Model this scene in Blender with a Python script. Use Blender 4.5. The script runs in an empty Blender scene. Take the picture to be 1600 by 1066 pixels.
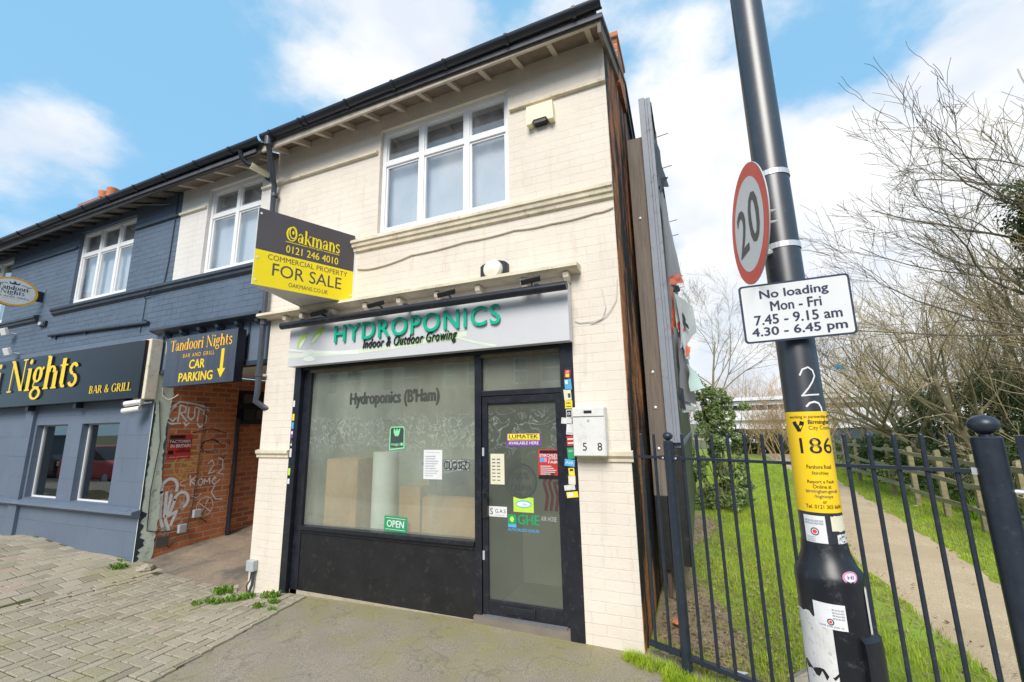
import bpy, math, random
from math import radians as R, sin, cos, pi
from mathutils import Vector as V, Matrix
random.seed(7)
SC = bpy.context.scene
COL = SC.collection
# ------------------------------------------------------------------ camera
D, H, FOC = 3.9766, 1.727, 680.66          # metres in front of the shop front (y = 0), eye height, focal length in px of 1600
YAW, PITCH, ROLL = -0.39529, 0.19282, -0.01943
_f = V((sin(YAW)*cos(PITCH), cos(YAW)*cos(PITCH), sin(PITCH)))
_r = V((cos(YAW), -sin(YAW), 0)); _u = _r.cross(_f)
r_, u_ = _r*cos(ROLL)+_u*sin(ROLL), -_r*sin(ROLL)+_u*cos(ROLL)
cam = bpy.data.cameras.new('camera'); co = bpy.data.objects.new('camera', cam); COL.objects.link(co)
cam.lens = FOC/1600*36; cam.sensor_width = 36; cam.clip_start = 0.05; cam.clip_end = 3000
m = Matrix((r_, u_, -_f)).transposed().to_4x4(); m.translation = V((0, -D, H)); co.matrix_world = m
SC.camera = co
EYE = V((0, -D, H))
def ray(px, py): return r_*((px-800)/FOC) - u_*((py-533)/FOC) + _f
def on_y(px, py, y=0.0):                     # photo point -> world point on the plane y
    d = ray(px, py); return EYE + d*((y+D)/d.y)
def on_x(px, py, x):
    d = ray(px, py); return EYE + d*(x/d.x)
def on_z(px, py, z):
    d = ray(px, py); return EYE + d*((z-H)/d.z)
# ------------------------------------------------------------------ light
SUN_EL, SUN_AZ = R(42), R(174)               # azimuth clockwise from +y
W = bpy.data.worlds.new('World'); SC.world = W; W.use_nodes = True
nt = W.node_tree; nt.nodes.clear()
def nn(t, typ, **k):
    n = t.nodes.new(typ)
    for a, b in k.items(): setattr(n, a, b)
    return n
def math_(t, op, a, b=None, clamp=False):
    n = nn(t, 'ShaderNodeMath', operation=op, use_clamp=clamp)
    for i, v in enumerate((a, b)):
        if v is None: continue
        if isinstance(v, (int, float)): n.inputs[i].default_value = v
        else: t.links.new(v, n.inputs[i])
    return n.outputs[0]
out = nn(nt, 'ShaderNodeOutputWorld'); bg = nn(nt, 'ShaderNodeBackground'); bg.inputs[1].default_value = 0.105
sky = nn(nt, 'ShaderNodeTexSky', sky_type='NISHITA', sun_disc=False, sun_elevation=SUN_EL, sun_rotation=SUN_AZ)
sky.air_density = 1.0; sky.dust_density = 0.6; sky.ozone_density = 2.2
tc = nn(nt, 'ShaderNodeTexCoord')
nz = nn(nt, 'ShaderNodeTexNoise'); nz.inputs['Scale'].default_value = 4.6; nz.inputs['Detail'].default_value = 11; nz.inputs['Roughness'].default_value = 0.56
mp = nn(nt, 'ShaderNodeMapping'); mp.inputs['Scale'].default_value = (1, 1, 1.7); mp.inputs['Location'].default_value = (0.4, 1.3, 0.2)
nt.links.new(tc.outputs['Generated'], mp.inputs[0]); nt.links.new(mp.outputs[0], nz.inputs[0])
acc = math_(nt, 'MULTIPLY', math_(nt, 'SUBTRACT', nz.outputs[0], 0.5), 2.3)
# cloud banks: centre (sky direction), size, weight
for px, py, rad, wgt in [(640, 105, .20, .55), (470, 30, .15, .42), (135, 235, .12, .80), (1060, 130, .18, .72), (1040, 260, .17, .68),
                         (1150, 330, .22, .58), (1420, 320, .28, .55), (1560, 50, .18, .25), (1300, 400, .32, .52), (1120, 580, .34, .7),
                         (880, 50, .11, .36), (1560, 240, .2, .35), (-60, 232, .07, .4), (1500, 520, .4, .6), (700, 100, .12, .3), (0, 60, .35, -.30), (290, 140, .22, -.2), (1260, 130, .15, -.3), (1390, 130, .14, -.3), (1060, 390, .07, -.3), (250, 330, .16, -.25)]:
    d = ray(px, py).normalized()
    ds = nn(nt, 'ShaderNodeVectorMath', operation='DISTANCE'); nt.links.new(tc.outputs['Generated'], ds.inputs[0]); ds.inputs[1].default_value = d
    mr = nn(nt, 'ShaderNodeMapRange', interpolation_type='SMOOTHSTEP'); mr.inputs[1].default_value = 0.0; mr.inputs[2].default_value = rad*1.35
    mr.inputs[3].default_value = wgt; mr.inputs[4].default_value = 0.0
    nt.links.new(ds.outputs['Value'], mr.inputs[0]); acc = math_(nt, 'ADD', acc, mr.outputs[0])
sx = nn(nt, 'ShaderNodeSeparateXYZ'); nt.links.new(tc.outputs['Generated'], sx.inputs[0])
# behind the camera (the part of the sky mirrored in the glass) stays half covered
bk = nn(nt, 'ShaderNodeMapRange'); bk.inputs[1].default_value = .2; bk.inputs[2].default_value = -.5; bk.inputs[3].default_value = 0; bk.inputs[4].default_value = .3
nt.links.new(sx.outputs[1], bk.inputs[0]); acc = math_(nt, 'ADD', acc, bk.outputs[0])
mask = nn(nt, 'ShaderNodeMapRange', interpolation_type='SMOOTHSTEP'); mask.inputs[1].default_value = -0.06; mask.inputs[2].default_value = 0.66
nt.links.new(acc, mask.inputs[0])
shade = nn(nt, 'ShaderNodeTexNoise'); shade.inputs['Scale'].default_value = 5; shade.inputs['Detail'].default_value = 6
nt.links.new(mp.outputs[0], shade.inputs[0])
cr = nn(nt, 'ShaderNodeValToRGB'); cr.color_ramp.elements[0].position = .36; cr.color_ramp.elements[1].position = .58
cr.color_ramp.elements[0].color = (3.9, 4.25, 4.75, 1); cr.color_ramp.elements[1].color = (5.1, 5.15, 5.2, 1)
nt.links.new(shade.outputs[0], cr.inputs[0])
hs = nn(nt, 'ShaderNodeMix', data_type='RGBA', blend_type='MIX'); hs.inputs[0].default_value = .8      # thin high veil
nt.links.new(sky.outputs[0], hs.inputs[6]); hs.inputs[7].default_value = (1.5, 3.2, 4.75, 1)
mx = nn(nt, 'ShaderNodeMix', data_type='RGBA')
nt.links.new(mask.outputs[0], mx.inputs[0]); nt.links.new(hs.outputs[2], mx.inputs[6]); nt.links.new(cr.outputs[0], mx.inputs[7])
nt.links.new(mx.outputs[2], bg.inputs[0]); nt.links.new(bg.outputs[0], out.inputs[0])
sl = bpy.data.lights.new('sun', 'SUN'); sl.energy = 2.05; sl.angle = R(30); sl.color = (1, .95, .87)
so = bpy.data.objects.new('sun', sl); COL.objects.link(so)
sd = V((sin(SUN_AZ)*cos(SUN_EL), cos(SUN_AZ)*cos(SUN_EL), sin(SUN_EL)))
so.rotation_euler = sd.to_track_quat('Z', 'Y').to_euler(); so.location = sd*50
VS = SC.view_settings; VS.view_transform = 'Standard'; VS.look = 'None'; VS.gamma = 1; VS.exposure = 0.98
# ------------------------------------------------------------------ materials
MATS = {}
def newmat(name):
    M = bpy.data.materials.new(name); M.use_nodes = True; t = M.node_tree; b = t.nodes['Principled BSDF']
    MATS[name] = M; return M, t, b
def posvec(t, axes):
    g = nn(t, 'ShaderNodeNewGeometry'); s = nn(t, 'ShaderNodeSeparateXYZ'); t.links.new(g.outputs['Position'], s.inputs[0])
    c = nn(t, 'ShaderNodeCombineXYZ')
    for i, a in enumerate(axes): t.links.new(s.outputs['xyz'.index(a)], c.inputs[i])
    return c.outputs[0]
def noise(t, vec, scale, detail=5, rough=.6, stretch=None):
    if stretch:
        mm = nn(t, 'ShaderNodeMapping'); mm.inputs['Scale'].default_value = stretch; t.links.new(vec, mm.inputs[0]); vec = mm.outputs[0]
    n = nn(t, 'ShaderNodeTexNoise'); n.inputs['Scale'].default_value = scale; n.inputs['Detail'].default_value = detail; n.inputs['Roughness'].default_value = rough
    t.links.new(vec, n.inputs[0]); return n.outputs[0]
def ramp(t, fac, *stops):
    r = nn(t, 'ShaderNodeValToRGB'); e = r.color_ramp.elements
    while len(e) < len(stops): e.new(.5)
    for i, (p, c) in enumerate(stops):
        e[i].position = p; e[i].color = c if len(c) == 4 else (*c, 1)
    t.links.new(fac, r.inputs[0]); return r.outputs[0]
def mixc(t, fac, a, b, blend='MIX'):
    n = nn(t, 'ShaderNodeMix', data_type='RGBA', blend_type=blend)
    for i, v in ((0, fac), (6, a), (7, b)):
        if isinstance(v, (int, float)): n.inputs[i].default_value = v
        elif isinstance(v, tuple): n.inputs[i].default_value = (*v, 1)[:4]
        else: t.links.new(v, n.inputs[i])
    return n.outputs[2]
def bump(t, b, h, strength=.3, dist=.02, prev=None):
    n = nn(t, 'ShaderNodeBump'); n.inputs['Strength'].default_value = strength; n.inputs['Distance'].default_value = dist
    t.links.new(h, n.inputs['Height'])
    if prev: t.links.new(prev, n.inputs['Normal'])
    t.links.new(n.outputs[0], b.inputs['Normal']); return n.outputs[0]
def plain(name, col, rough=.6, var=.12, scale=6, metal=0, bmp=0, spec=.5, dirt=None, stretch=None):
    M, t, b = newmat(name); v = posvec(t, 'xyz')
    n = noise(t, v, scale, 6, .65, stretch)
    lo = tuple(c*(1-var) for c in col); hi = tuple(min(1, c*(1+var)) for c in col)
    c = ramp(t, n, (.3, lo), (.7, hi))
    if dirt:
        d = noise(t, v, scale*2.3, 8, .75); f = ramp(t, d, (.56, (0, 0, 0)), (.72, (1, 1, 1))); c = mixc(t, f, c, dirt)
    t.links.new(c, b.inputs['Base Color']); b.inputs['Roughness'].default_value = rough; b.inputs['Metallic'].default_value = metal
    b.inputs['Specular IOR Level'].default_value = spec
    if bmp: bump(t, b, noise(t, v, scale*6, 6), bmp, .01)
    return M
def brick(name, axes, col, bw=.245, rh=.088, mort=.005, mortc=None, var=.12, bstr=.5, rough=.75, grime=None, col2=None, stain=None, drips=.5, chips=None):
    """brickwork (painted if mortc is None)"""
    M, t, b = newmat(name); v = posvec(t, axes); wob = noise(t, v, 2.2, 3)
    vv = nn(t, 'ShaderNodeVectorMath', operation='ADD'); cb = nn(t, 'ShaderNodeCombineXYZ')
    w2 = math_(t, 'MULTIPLY', math_(t, 'SUBTRACT', wob, .5), .02); t.links.new(w2, cb.inputs[0]); t.links.new(w2, cb.inputs[1])
    t.links.new(v, vv.inputs[0]); t.links.new(cb.outputs[0], vv.inputs[1])
    k = nn(t, 'ShaderNodeTexBrick'); t.links.new(vv.outputs[0], k.inputs[0])
    k.inputs['Scale'].default_value = 1; k.inputs['Brick Width'].default_value = bw; k.inputs['Row Height'].default_value = rh
    k.inputs['Mortar Size'].default_value = mort; k.inputs['Mortar Smooth'].default_value = .35; k.inputs['Bias'].default_value = 0
    c2 = col2 or tuple(c*(1-var) for c in col)
    k.inputs['Color1'].default_value = (*col, 1); k.inputs['Color2'].default_value = (*c2, 1)
    k.inputs['Mortar'].default_value = (*col, 1); mcol = mortc or tuple(c*.8 for c in col)
    jm = k.outputs['Fac']
    if chips: jm = math_(t, 'MULTIPLY', jm, ramp(t, noise(t, v, 2.6, 5, .65), (.36, (.12, .12, .12)), (.60, (1, 1, 1))))   # joints filled with paint in places
    n = noise(t, v, 1.1, 7, .7); c = mixc(t, .3, mixc(t, jm, k.outputs[0], mcol), ramp(t, n, (.3, tuple(x*.7 for x in col)), (.7, tuple(min(1, x*1.15) for x in col))))
    if grime:
        g = noise(t, v, 2.0, 9, .75, (2.2, .5, 1)); g = ramp(t, g, (.57, (0, 0, 0)), (.76, (1, 1, 1)))
        c = mixc(t, math_(t, 'MULTIPLY', g, drips), c, grime)
    if chips:
        g = ramp(t, noise(t, v, 9, 6, .7), (.70, (0, 0, 0)), (.73, (1, 1, 1))); c = mixc(t, math_(t, 'MULTIPLY', g, .75), c, chips)
        g = ramp(t, noise(t, v, 1.5, 7, .7, (5, .35, 1)), (.56, (0, 0, 0)), (.74, (1, 1, 1))); c = mixc(t, math_(t, 'MULTIPLY', g, .22), c, chips)
    if stain:
        (sc, lo, hi, scol, st) = stain
        g = ramp(t, noise(t, v, sc, 9, .72, st), (lo, (0, 0, 0)), (hi, (1, 1, 1))); c = mixc(t, g, c, scol)
    t.links.new(c, b.inputs['Base Color']); b.inputs['Roughness'].default_value = rough; b.inputs['Specular IOR Level'].default_value = .25
    fine = noise(t, v, 45, 4, .6)
    h = math_(t, 'ADD', math_(t, 'MULTIPLY', math_(t, 'SUBTRACT', 1.0, jm), 1.0), math_(t, 'ADD', math_(t, 'MULTIPLY', fine, .35), math_(t, 'MULTIPLY', noise(t, v, 7, 4, .6), .9 if chips else .3)))
    bump(t, b, h, bstr, .012)
    return M
def glass(name, film=(.4, .45, .36), amt=.3, tint=(.8, .86, .8), rough=.02, ior=1.5, patchy=.6, stretch=None, smudge=False):
    M, t, b = newmat(name); v = posvec(t, 'xyz'); o = t.nodes['Material Output']
    b.inputs['Base Color'].default_value = (*film, 1); b.inputs['Roughness'].default_value = .5; b.inputs['Specular IOR Level'].default_value = .0
    tr = nn(t, 'ShaderNodeBsdfTransparent'); tr.inputs[0].default_value = (*tint, 1)
    m1 = nn(t, 'ShaderNodeMixShader'); n = noise(t, v, 1.6, 7, .65, stretch)
    f = ramp(t, n, (.25, (amt*(1-patchy),)*3), (.75, (min(1, amt*(1+patchy)),)*3))
    if smudge:                                  # chalky wipe marks at head height
        sn = nn(t, 'ShaderNodeTexNoise'); sn.inputs['Scale'].default_value = 5.5; sn.inputs['Detail'].default_value = 6; sn.inputs['Distortion'].default_value = 2.2; t.links.new(v, sn.inputs[0])
        rg_ = ramp(t, sn.outputs[0], (.49, (0, 0, 0)), (.52, (.5, .5, .5)), (.535, (.12, .12, .12)), (.60, (0, 0, 0)))
        sp_ = nn(t, 'ShaderNodeSeparateXYZ'); t.links.new(v, sp_.inputs[0]); zr = ramp(t, math_(t, 'MULTIPLY', sp_.outputs[2], .4), (.56, (0, 0, 0)), (.64, (1, 1, 1)), (.72, (1, 1, 1)), (.77, (0, 0, 0)))
        f = math_(t, 'ADD', f, math_(t, 'MULTIPLY', math_(t, 'MULTIPLY', rg_, zr), .55)); bc = mixc(t, math_(t, 'MULTIPLY', rg_, zr), film, (.62, .68, .68)); t.links.new(bc, b.inputs['Base Color'])
    t.links.new(f, m1.inputs[0]); t.links.new(tr.outputs[0], m1.inputs[1]); t.links.new(b.outputs[0], m1.inputs[2])
    gl = nn(t, 'ShaderNodeBsdfGlossy'); gl.inputs['Roughness'].default_value = rough
    lw = nn(t, 'ShaderNodeLayerWeight'); lw.inputs[0].default_value = .5; r0_ = ((ior-1)/(ior+1))**2      # Schlick, the same from both sides
    fr = math_(t, 'ADD', math_(t, 'MULTIPLY', math_(t, 'POWER', lw.outputs['Facing'], 5.0), 1-r0_), r0_)
    m2 = nn(t, 'ShaderNodeMixShader'); t.links.new(fr, m2.inputs[0]); t.links.new(m1.outputs[0], m2.inputs[1]); t.links.new(gl.outputs[0], m2.inputs[2])
    t.links.new(m2.outputs[0], o.inputs[0]); return M
brick('cream_brick', 'xzy', (.765, .685, .59), var=.035, mortc=(.68, .60, .51), bstr=.42, grime=(.44, .33, .22), drips=.45, chips=(.32, .24, .16))
brick('white_brick', 'xzy', (.72, .69, .65), var=.035, mortc=(.64, .60, .55), bstr=.42, chips=(.3, .25, .2), grime=(.5, .42, .32), drips=.2)
brick('blue_brick', 'xzy', (.112, .150, .208), var=.12, mortc=(.06, .082, .115), chips=(.19, .21, .24), bstr=.9, rough=.5, grime=(.05, .065, .09), drips=.5)
brick('blue_block', 'xzy', (.135, .172, .232), mortc=(.09, .115, .155), bw=.62, rh=.34, mort=.007, var=.06, bstr=.35, rough=.5, grime=(.17, .2, .26), drips=.5, chips=(.05, .055, .06))
brick('orange_brick', 'yzx', (.66, .215, .075), bw=.235, rh=.085, mortc=(.46, .36, .27), mort=.015, col2=(.30, .08, .035), bstr=1.0, grime=(.06, .045, .04), drips=.85)
brick('side_brick', 'yzx', (.62, .21, .06), mortc=(.34, .2, .11), mort=.009, col2=(.34, .11, .04), bstr=.8, stain=(2.2, .41, .51, (.018, .015, .013), (1.3, .30, 1)))
brick('red_brick', 'xzy', (.36, .13, .08), mortc=(.4, .34, .28), mort=.01, col2=(.26, .09, .055))
plain('cream_trim', (.74, .66, .53), .7, .12, 5, bmp=.2, dirt=(.38, .28, .17))
plain('stone_trim', (.66, .58, .44), .8, .2, 4, bmp=.3, dirt=(.30, .24, .16))
plain('blue_trim', (.035, .048, .07), .5, .25, 6, dirt=(.1, .1, .1))
plain('blue_paint', (.13, .165, .222), .5, .1, 4)
plain('peeling_green', (.72, .80, .66), .75, .12, 4, bmp=.4, dirt=(.16, .17, .15))
plain('upvc', (.82, .82, .82), .3, .04, 3)
plain('grey_upvc_seal', (.10, .10, .10), .6)
plain('black_frame', (.013, .015, .022), .35, .35, 8, dirt=(.06, .06, .065))
plain('black_board', (.011, .011, .013), .5, .4, 5, dirt=(.045, .042, .04), bmp=.15)
plain('brown_rail', (.17, .13, .085), .7, .3, 7)
plain('gutter_plastic', (.022, .027, .038), .28, .2, 5)
plain('drainpipe_plastic', (.055, .065, .085), .35, .2, 5)
plain('eaves_wood', (.20, .16, .125), .8, .25, 6, bmp=.2)
plain('fascia_cream', (.55, .48, .40), .7, .15, 6, dirt=(.3, .22, .15))
plain('fascia_dark', (.05, .05, .055), .6, .2, 6)
plain('slate', (.10, .10, .115), .6, .3, 8, bmp=.4)
plain('blind', (.66, .70, .76), .8, .05, 3)
plain('net_curtain', (.66, .70, .74), .9, .14, 9, stretch=(3, 1, .12))
plain('interior_wall', (.50, .52, .42), .9, .08, 2)
plain('interior_dark', (.09, .08, .075), .9, .15, 2)
plain('interior_floor', (.20, .17, .14), .8, .2, 3)
plain('cardboard', (.46, .24, .085), .85, .25, 3)
plain('black_plastic', (.016, .017, .02), .4, .2, 6)
plain('white_plastic', (.78, .78, .76), .4, .06, 6)
plain('cream_plastic', (.78, .71, .50), .45, .06, 6)
plain('grey_plastic', (.42, .45, .47), .5, .1, 6)
plain('mail_white', (.72, .71, .68), .35, .06, 5, dirt=(.5, .46, .4))
plain('sign_silver', (.58, .58, .60), .35, .04, 1.5)
plain('sign_swirl', (.66, .72, .58), .4, .1, 3)
plain('leaf_pale', (.74, .78, .72), .4, .05, 3)
plain('leaf_lime', (.42, .62, .08), .4, .2, 8)
plain('letter_teal', (.0, .42, .27), .35, .05, 4)
plain('letter_black', (.012, .012, .014), .4, .1, 4)
plain('letter_green_edge', (.16, .45, .10), .5)
plain('board_brown', (.085, .070, .074), .45, .08, 4)
plain('board_yellow', (.98, .75, .0), .45, .03, 4)
plain('board_white', (.80, .80, .80), .5, .05, 4)
plain('board_pinkgrey', (.60, .56, .55), .6, .05, 4)
plain('sign_black', (.012, .012, .014), .24, .2, 3, spec=.3)
plain('sign_slate', (.055, .066, .092), .22, .25, 3, stretch=(6, 1, .6))
plain('letter_yellow', (.86, .58, .0), .4, .05, 4)
plain('letter_orange', (.88, .46, .025), .4, .05, 4)
plain('lamp_black', (.018, .021, .03), .38, .25, 6, spec=1.0, dirt=(.05, .053, .06))
plain('lamp_base_black', (.012, .013, .017), .35, .3, 9, dirt=(.08, .08, .085))
plain('strap_steel', (.66, .66, .66), .35, .1, 9, metal=.4)
plain('sign_white', (.80, .81, .82), .4, .04, 5)
plain('sign_red', (.84, .06, .04), .4, .1, 5)
plain('sign_navy', (.035, .05, .095), .5, .06, 5)
plain('sign_gray20', (.075, .075, .08), .5, .1, 5)
plain('plate_yellow', (.88, .56, .01), .4, .04, 4)
plain('sticker_white', (.72, .71, .72), .6, .08, 20)
plain('torn_white', (.66, .64, .62), .8, .12, 18, dirt=(.25, .24, .23))
plain('chalk_thin', (.48, .40, .35), .9, .3, 30)
plain('chalk', (.74, .74, .74), .9, .1, 20)
plain('sticker_purple', (.19, .05, .33), .5, .05)
plain('sticker_red', (.50, .035, .03), .5, .1)
plain('sticker_green', (.02, .30, .12), .5, .1)
plain('sticker_mint', (.25, .72, .38), .5, .1)
plain('sticker_blue', (.08, .38, .68), .5, .1)
plain('sticker_yellow', (.85, .66, .05), .5, .1)
plain('sticker_yellow_faded', (.55, .36, .08), .9, .3, 20)
plain('faded_maroon', (.075, .03, .03), .6, .2, 6)
plain('sticker_lime', (.48, .72, .06), .5, .1)
plain('sticker_cream', (.70, .66, .50), .7, .05)
plain('sticker_dark', (.05, .06, .06), .6, .1)
plain('sticker_pink', (.62, .25, .45), .5, .1)
plain('faded_dark', (.05, .055, .045), .6, .3, 9)
plain('railing_paint', (.022, .030, .045), .38, .2, 12, dirt=(.06, .065, .07))
plain('timber_brown', (.12, .085, .062), .8, .35, 5, bmp=.4, stretch=(9, 9, .5))
plain('timber_grey', (.20, .165, .135), .85, .25, 5, bmp=.4, stretch=(9, 9, .5))
plain('hoarding_grey', (.25, .275, .32), .55, .1, 3, dirt=(.12, .12, .13))
plain('hoarding_black', (.016, .017, .018), .7, .4, 6, dirt=(.07, .065, .06))
plain('hoarding_green', (.085, .105, .075), .5, .25, 3)
plain('torn_vinyl_grey', (.30, .275, .29), .55, .15, 3)
plain('torn_vinyl_dark', (.03, .033, .04), .6, .2, 3)
plain('torn_vinyl_orange', (.85, .17, .08), .6, .1, 3)
plain('torn_vinyl_mint', (.60, .72, .66), .6, .1, 3)
plain('fence_wood', (.30, .26, .15), .85, .3, 4, bmp=.4, stretch=(1, .4, 4), dirt=(.16, .17, .07))
plain('bark', (.22, .19, .11), .9, .35, 9)
plain('bark_grey', (.155, .135, .10), .9, .35, 9)
plain('twig_tan', (.36, .28, .15), .9, .3, 3)
plain('twig_rust', (.42, .28, .15), .9, .3, 3)
plain('office_white', (.74, .75, .78), .6, .05, 1)
plain('office_glass', (.05, .07, .09), .15, .2, 1)
plain('stone', (.38, .33, .25), .9, .25, 9, bmp=.5)
plain('terracotta', (.62, .22, .10), .8, .15, 6)
plain('lens_white', (.82, .78, .68), .35, .05, 6)
plain('car_blue', (.05, .16, .34), .2, .05); plain('car_red', (.48, .02, .03), .2, .05); plain('car_black', (.012, .013, .015), .15, .1)
plain('tyre', (.02, .02, .02), .8, .2); plain('car_glass', (.015, .02, .022), .05, .1)
plain('cable_grey', (.16, .16, .17), .6); plain('cable_cream', (.52, .45, .34), .7); plain('cable_dark', (.03, .03, .035), .6); plain('cable_white', (.6, .6, .58), .6)
plain('litter', (.7, .72, .74), .6)
glass('shop_glass', (.58, .63, .52), .31, (.86, .92, .86), .025, 2.15, .5, (.9, 1, .35), True)
glass('door_glass', (.17, .19, .155), .5, (.7, .74, .66), .04, 1.6, .2, None, True)
glass('pane_glass', (.80, .83, .88), .16, (.90, .92, .93), .01, 2.6, .95, (1.6, 1, .7))  # uneven pale reflections put into the pane colour as a patchy film
glass('dark_glass', (.1, .1, .1), .02, (.4, .43, .42), .006, 3.2, .3)
def leafmat(name, a, b2, rough=.5):
    M, t, b = newmat(name); at = nn(t, 'ShaderNodeAttribute', attribute_name='rnd')
    t.links.new(ramp(t, at.outputs['Fac'], (0, a), (1, b2)), b.inputs['Base Color']); b.inputs['Roughness'].default_value = rough
    b.inputs['Specular IOR Level'].default_value = .3
    o = t.nodes['Material Output']; tl = nn(t, 'ShaderNodeBsdfTranslucent'); t.links.new(ramp(t, at.outputs['Fac'], (0, a), (1, b2)), tl.inputs[0])
    ms = nn(t, 'ShaderNodeMixShader'); ms.inputs[0].default_value = .3
    t.links.new(b.outputs[0], ms.inputs[1]); t.links.new(tl.outputs[0], ms.inputs[2]); t.links.new(ms.outputs[0], o.inputs[0]); return M
leafmat('leaf_bush', (.07, .14, .035), (.46, .55, .24), .36)
leafmat('leaf_ivy', (.025, .05, .015), (.12, .17, .045), .45)
leafmat('leaf_scrub', (.05, .07, .02), (.16, .17, .06), .5)
leafmat('grass_blade', (.22, .38, .02), (.54, .64, .05), .5)
leafmat('grass_dry', (.26, .25, .07), (.40, .36, .16), .6)
leafmat('weed_leaf', (.10, .22, .02), (.24, .40, .04), .5)
leafmat('dead_leaf', (.13, .075, .035), (.55, .40, .26), .8)
def asphalt():
    M, t, b = newmat('asphalt'); v = posvec(t, 'xyz')
    c = ramp(t, noise(t, v, 1.3, 8, .7), (.3, (.27, .24, .195)), (.7, (.37, .325, .265)))
    sp = ramp(t, noise(t, v, 130, 3, .6), (.40, (.60, .58, .55)), (.62, (1.15, 1.12, 1.08))); c = mixc(t, 1.0, c, sp, 'MULTIPLY')
    s = nn(t, 'ShaderNodeSeparateXYZ'); t.links.new(v, s.inputs[0])
    near = nn(t, 'ShaderNodeMapRange'); near.inputs[1].default_value = -1.0; near.inputs[2].default_value = -.05; t.links.new(s.outputs[1], near.inputs[0])
    ms = ramp(t, math_(t, 'ADD', math_(t, 'MULTIPLY', near.outputs[0], .20), noise(t, v, 1.9, 8, .7)), (.52, (0, 0, 0)), (.76, (1, 1, 1)))
    c = mixc(t, math_(t, 'MULTIPLY', ms, .6), c, (.27, .245, .06))
    cr_ = nn(t, 'ShaderNodeTexVoronoi', feature='DISTANCE_TO_EDGE'); cr_.inputs['Scale'].default_value = .55
    wv = nn(t, 'ShaderNodeVectorMath', operation='ADD'); t.links.new(v, wv.inputs[0]); 
    nz_ = nn(t, 'ShaderNodeTexNoise'); nz_.inputs['Scale'].default_value = 4; t.links.new(v, nz_.inputs[0]); t.links.new(nz_.outputs['Color'], wv.inputs[1]); t.links.new(wv.outputs[0], cr_.inputs[0])
    ck = ramp(t, cr_.outputs['Distance'], (.004, (1, 1, 1)), (.012, (0, 0, 0))); c = mixc(t, math_(t, 'MULTIPLY', ck, .3), c, (.09, .085, .06))
    t.links.new(c, b.inputs['Base Color']); b.inputs['Roughness'].default_value = .85; bump(t, b, noise(t, v, 110, 4, .6), .5, .006); return M
asphalt()
def paver():
    M, t, b = newmat('paver'); at = nn(t, 'ShaderNodeAttribute', attribute_name='rnd'); v = posvec(t, 'xyz')
    c = ramp(t, at.outputs['Fac'], (0, (.26, .225, .165)), (.55, (.36, .315, .24)), (.85, (.41, .36, .28)), (1, (.40, .305, .245)))
    g = ramp(t, noise(t, v, 1.6, 8, .72), (.50, (0, 0, 0)), (.70, (1, 1, 1))); c = mixc(t, math_(t, 'MULTIPLY', g, .55), c, (.30, .28, .10))
    sp = ramp(t, noise(t, v, 140, 3, .6), (.35, (.72, .72, .72)), (.65, (1.18, 1.17, 1.15))); c = mixc(t, 1.0, c, sp, 'MULTIPLY')
    t.links.new(c, b.inputs['Base Color']); b.inputs['Roughness'].default_value = .8; bump(t, b, noise(t, v, 90, 5, .6), .4, .005); return M
paver()
def soil(name, a, b2, moss=None, sc=3):
    M, t, b = newmat(name); v = posvec(t, 'xyz')
    c = ramp(t, noise(t, v, sc, 9, .75), (.3, a), (.7, b2)); sp = ramp(t, noise(t, v, 90, 4, .7), (.35, (.6, .58, .55)), (.65, (1.25, 1.22, 1.18))); c = mixc(t, 1.0, c, sp, 'MULTIPLY')
    if moss: c = mixc(t, ramp(t, noise(t, v, 1.1, 7, .7), (.48, (0, 0, 0)), (.62, (1, 1, 1))), c, moss)
    t.links.new(c, b.inputs['Base Color']); b.inputs['Roughness'].default_value = .95; bump(t, b, noise(t, v, 60, 6, .7), .6, .015); return M
soil('joint_soil', (.04, .038, .018), (.11, .11, .03), sc=6)
soil('path_gravel', (.53, .41, .265), (.66, .52, .355), sc=1.6, moss=(.50, .375, .235))
soil('passage_earth', (.24, .19, .145), (.38, .30, .23), moss=(.13, .115, .095))
soil('verge_soil', (.20, .22, .03), (.28, .36, .045), moss=(.27, .38, .04))
soil('bare_soil', (.24, .18, .11), (.42, .32, .20), sc=6, moss=(.30, .28, .07))
soil('far_ground', (.11, .12, .05), (.17, .16, .08), sc=.5)
soil('road_tar', (.055, .055, .055), (.075, .073, .07), sc=1)
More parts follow.
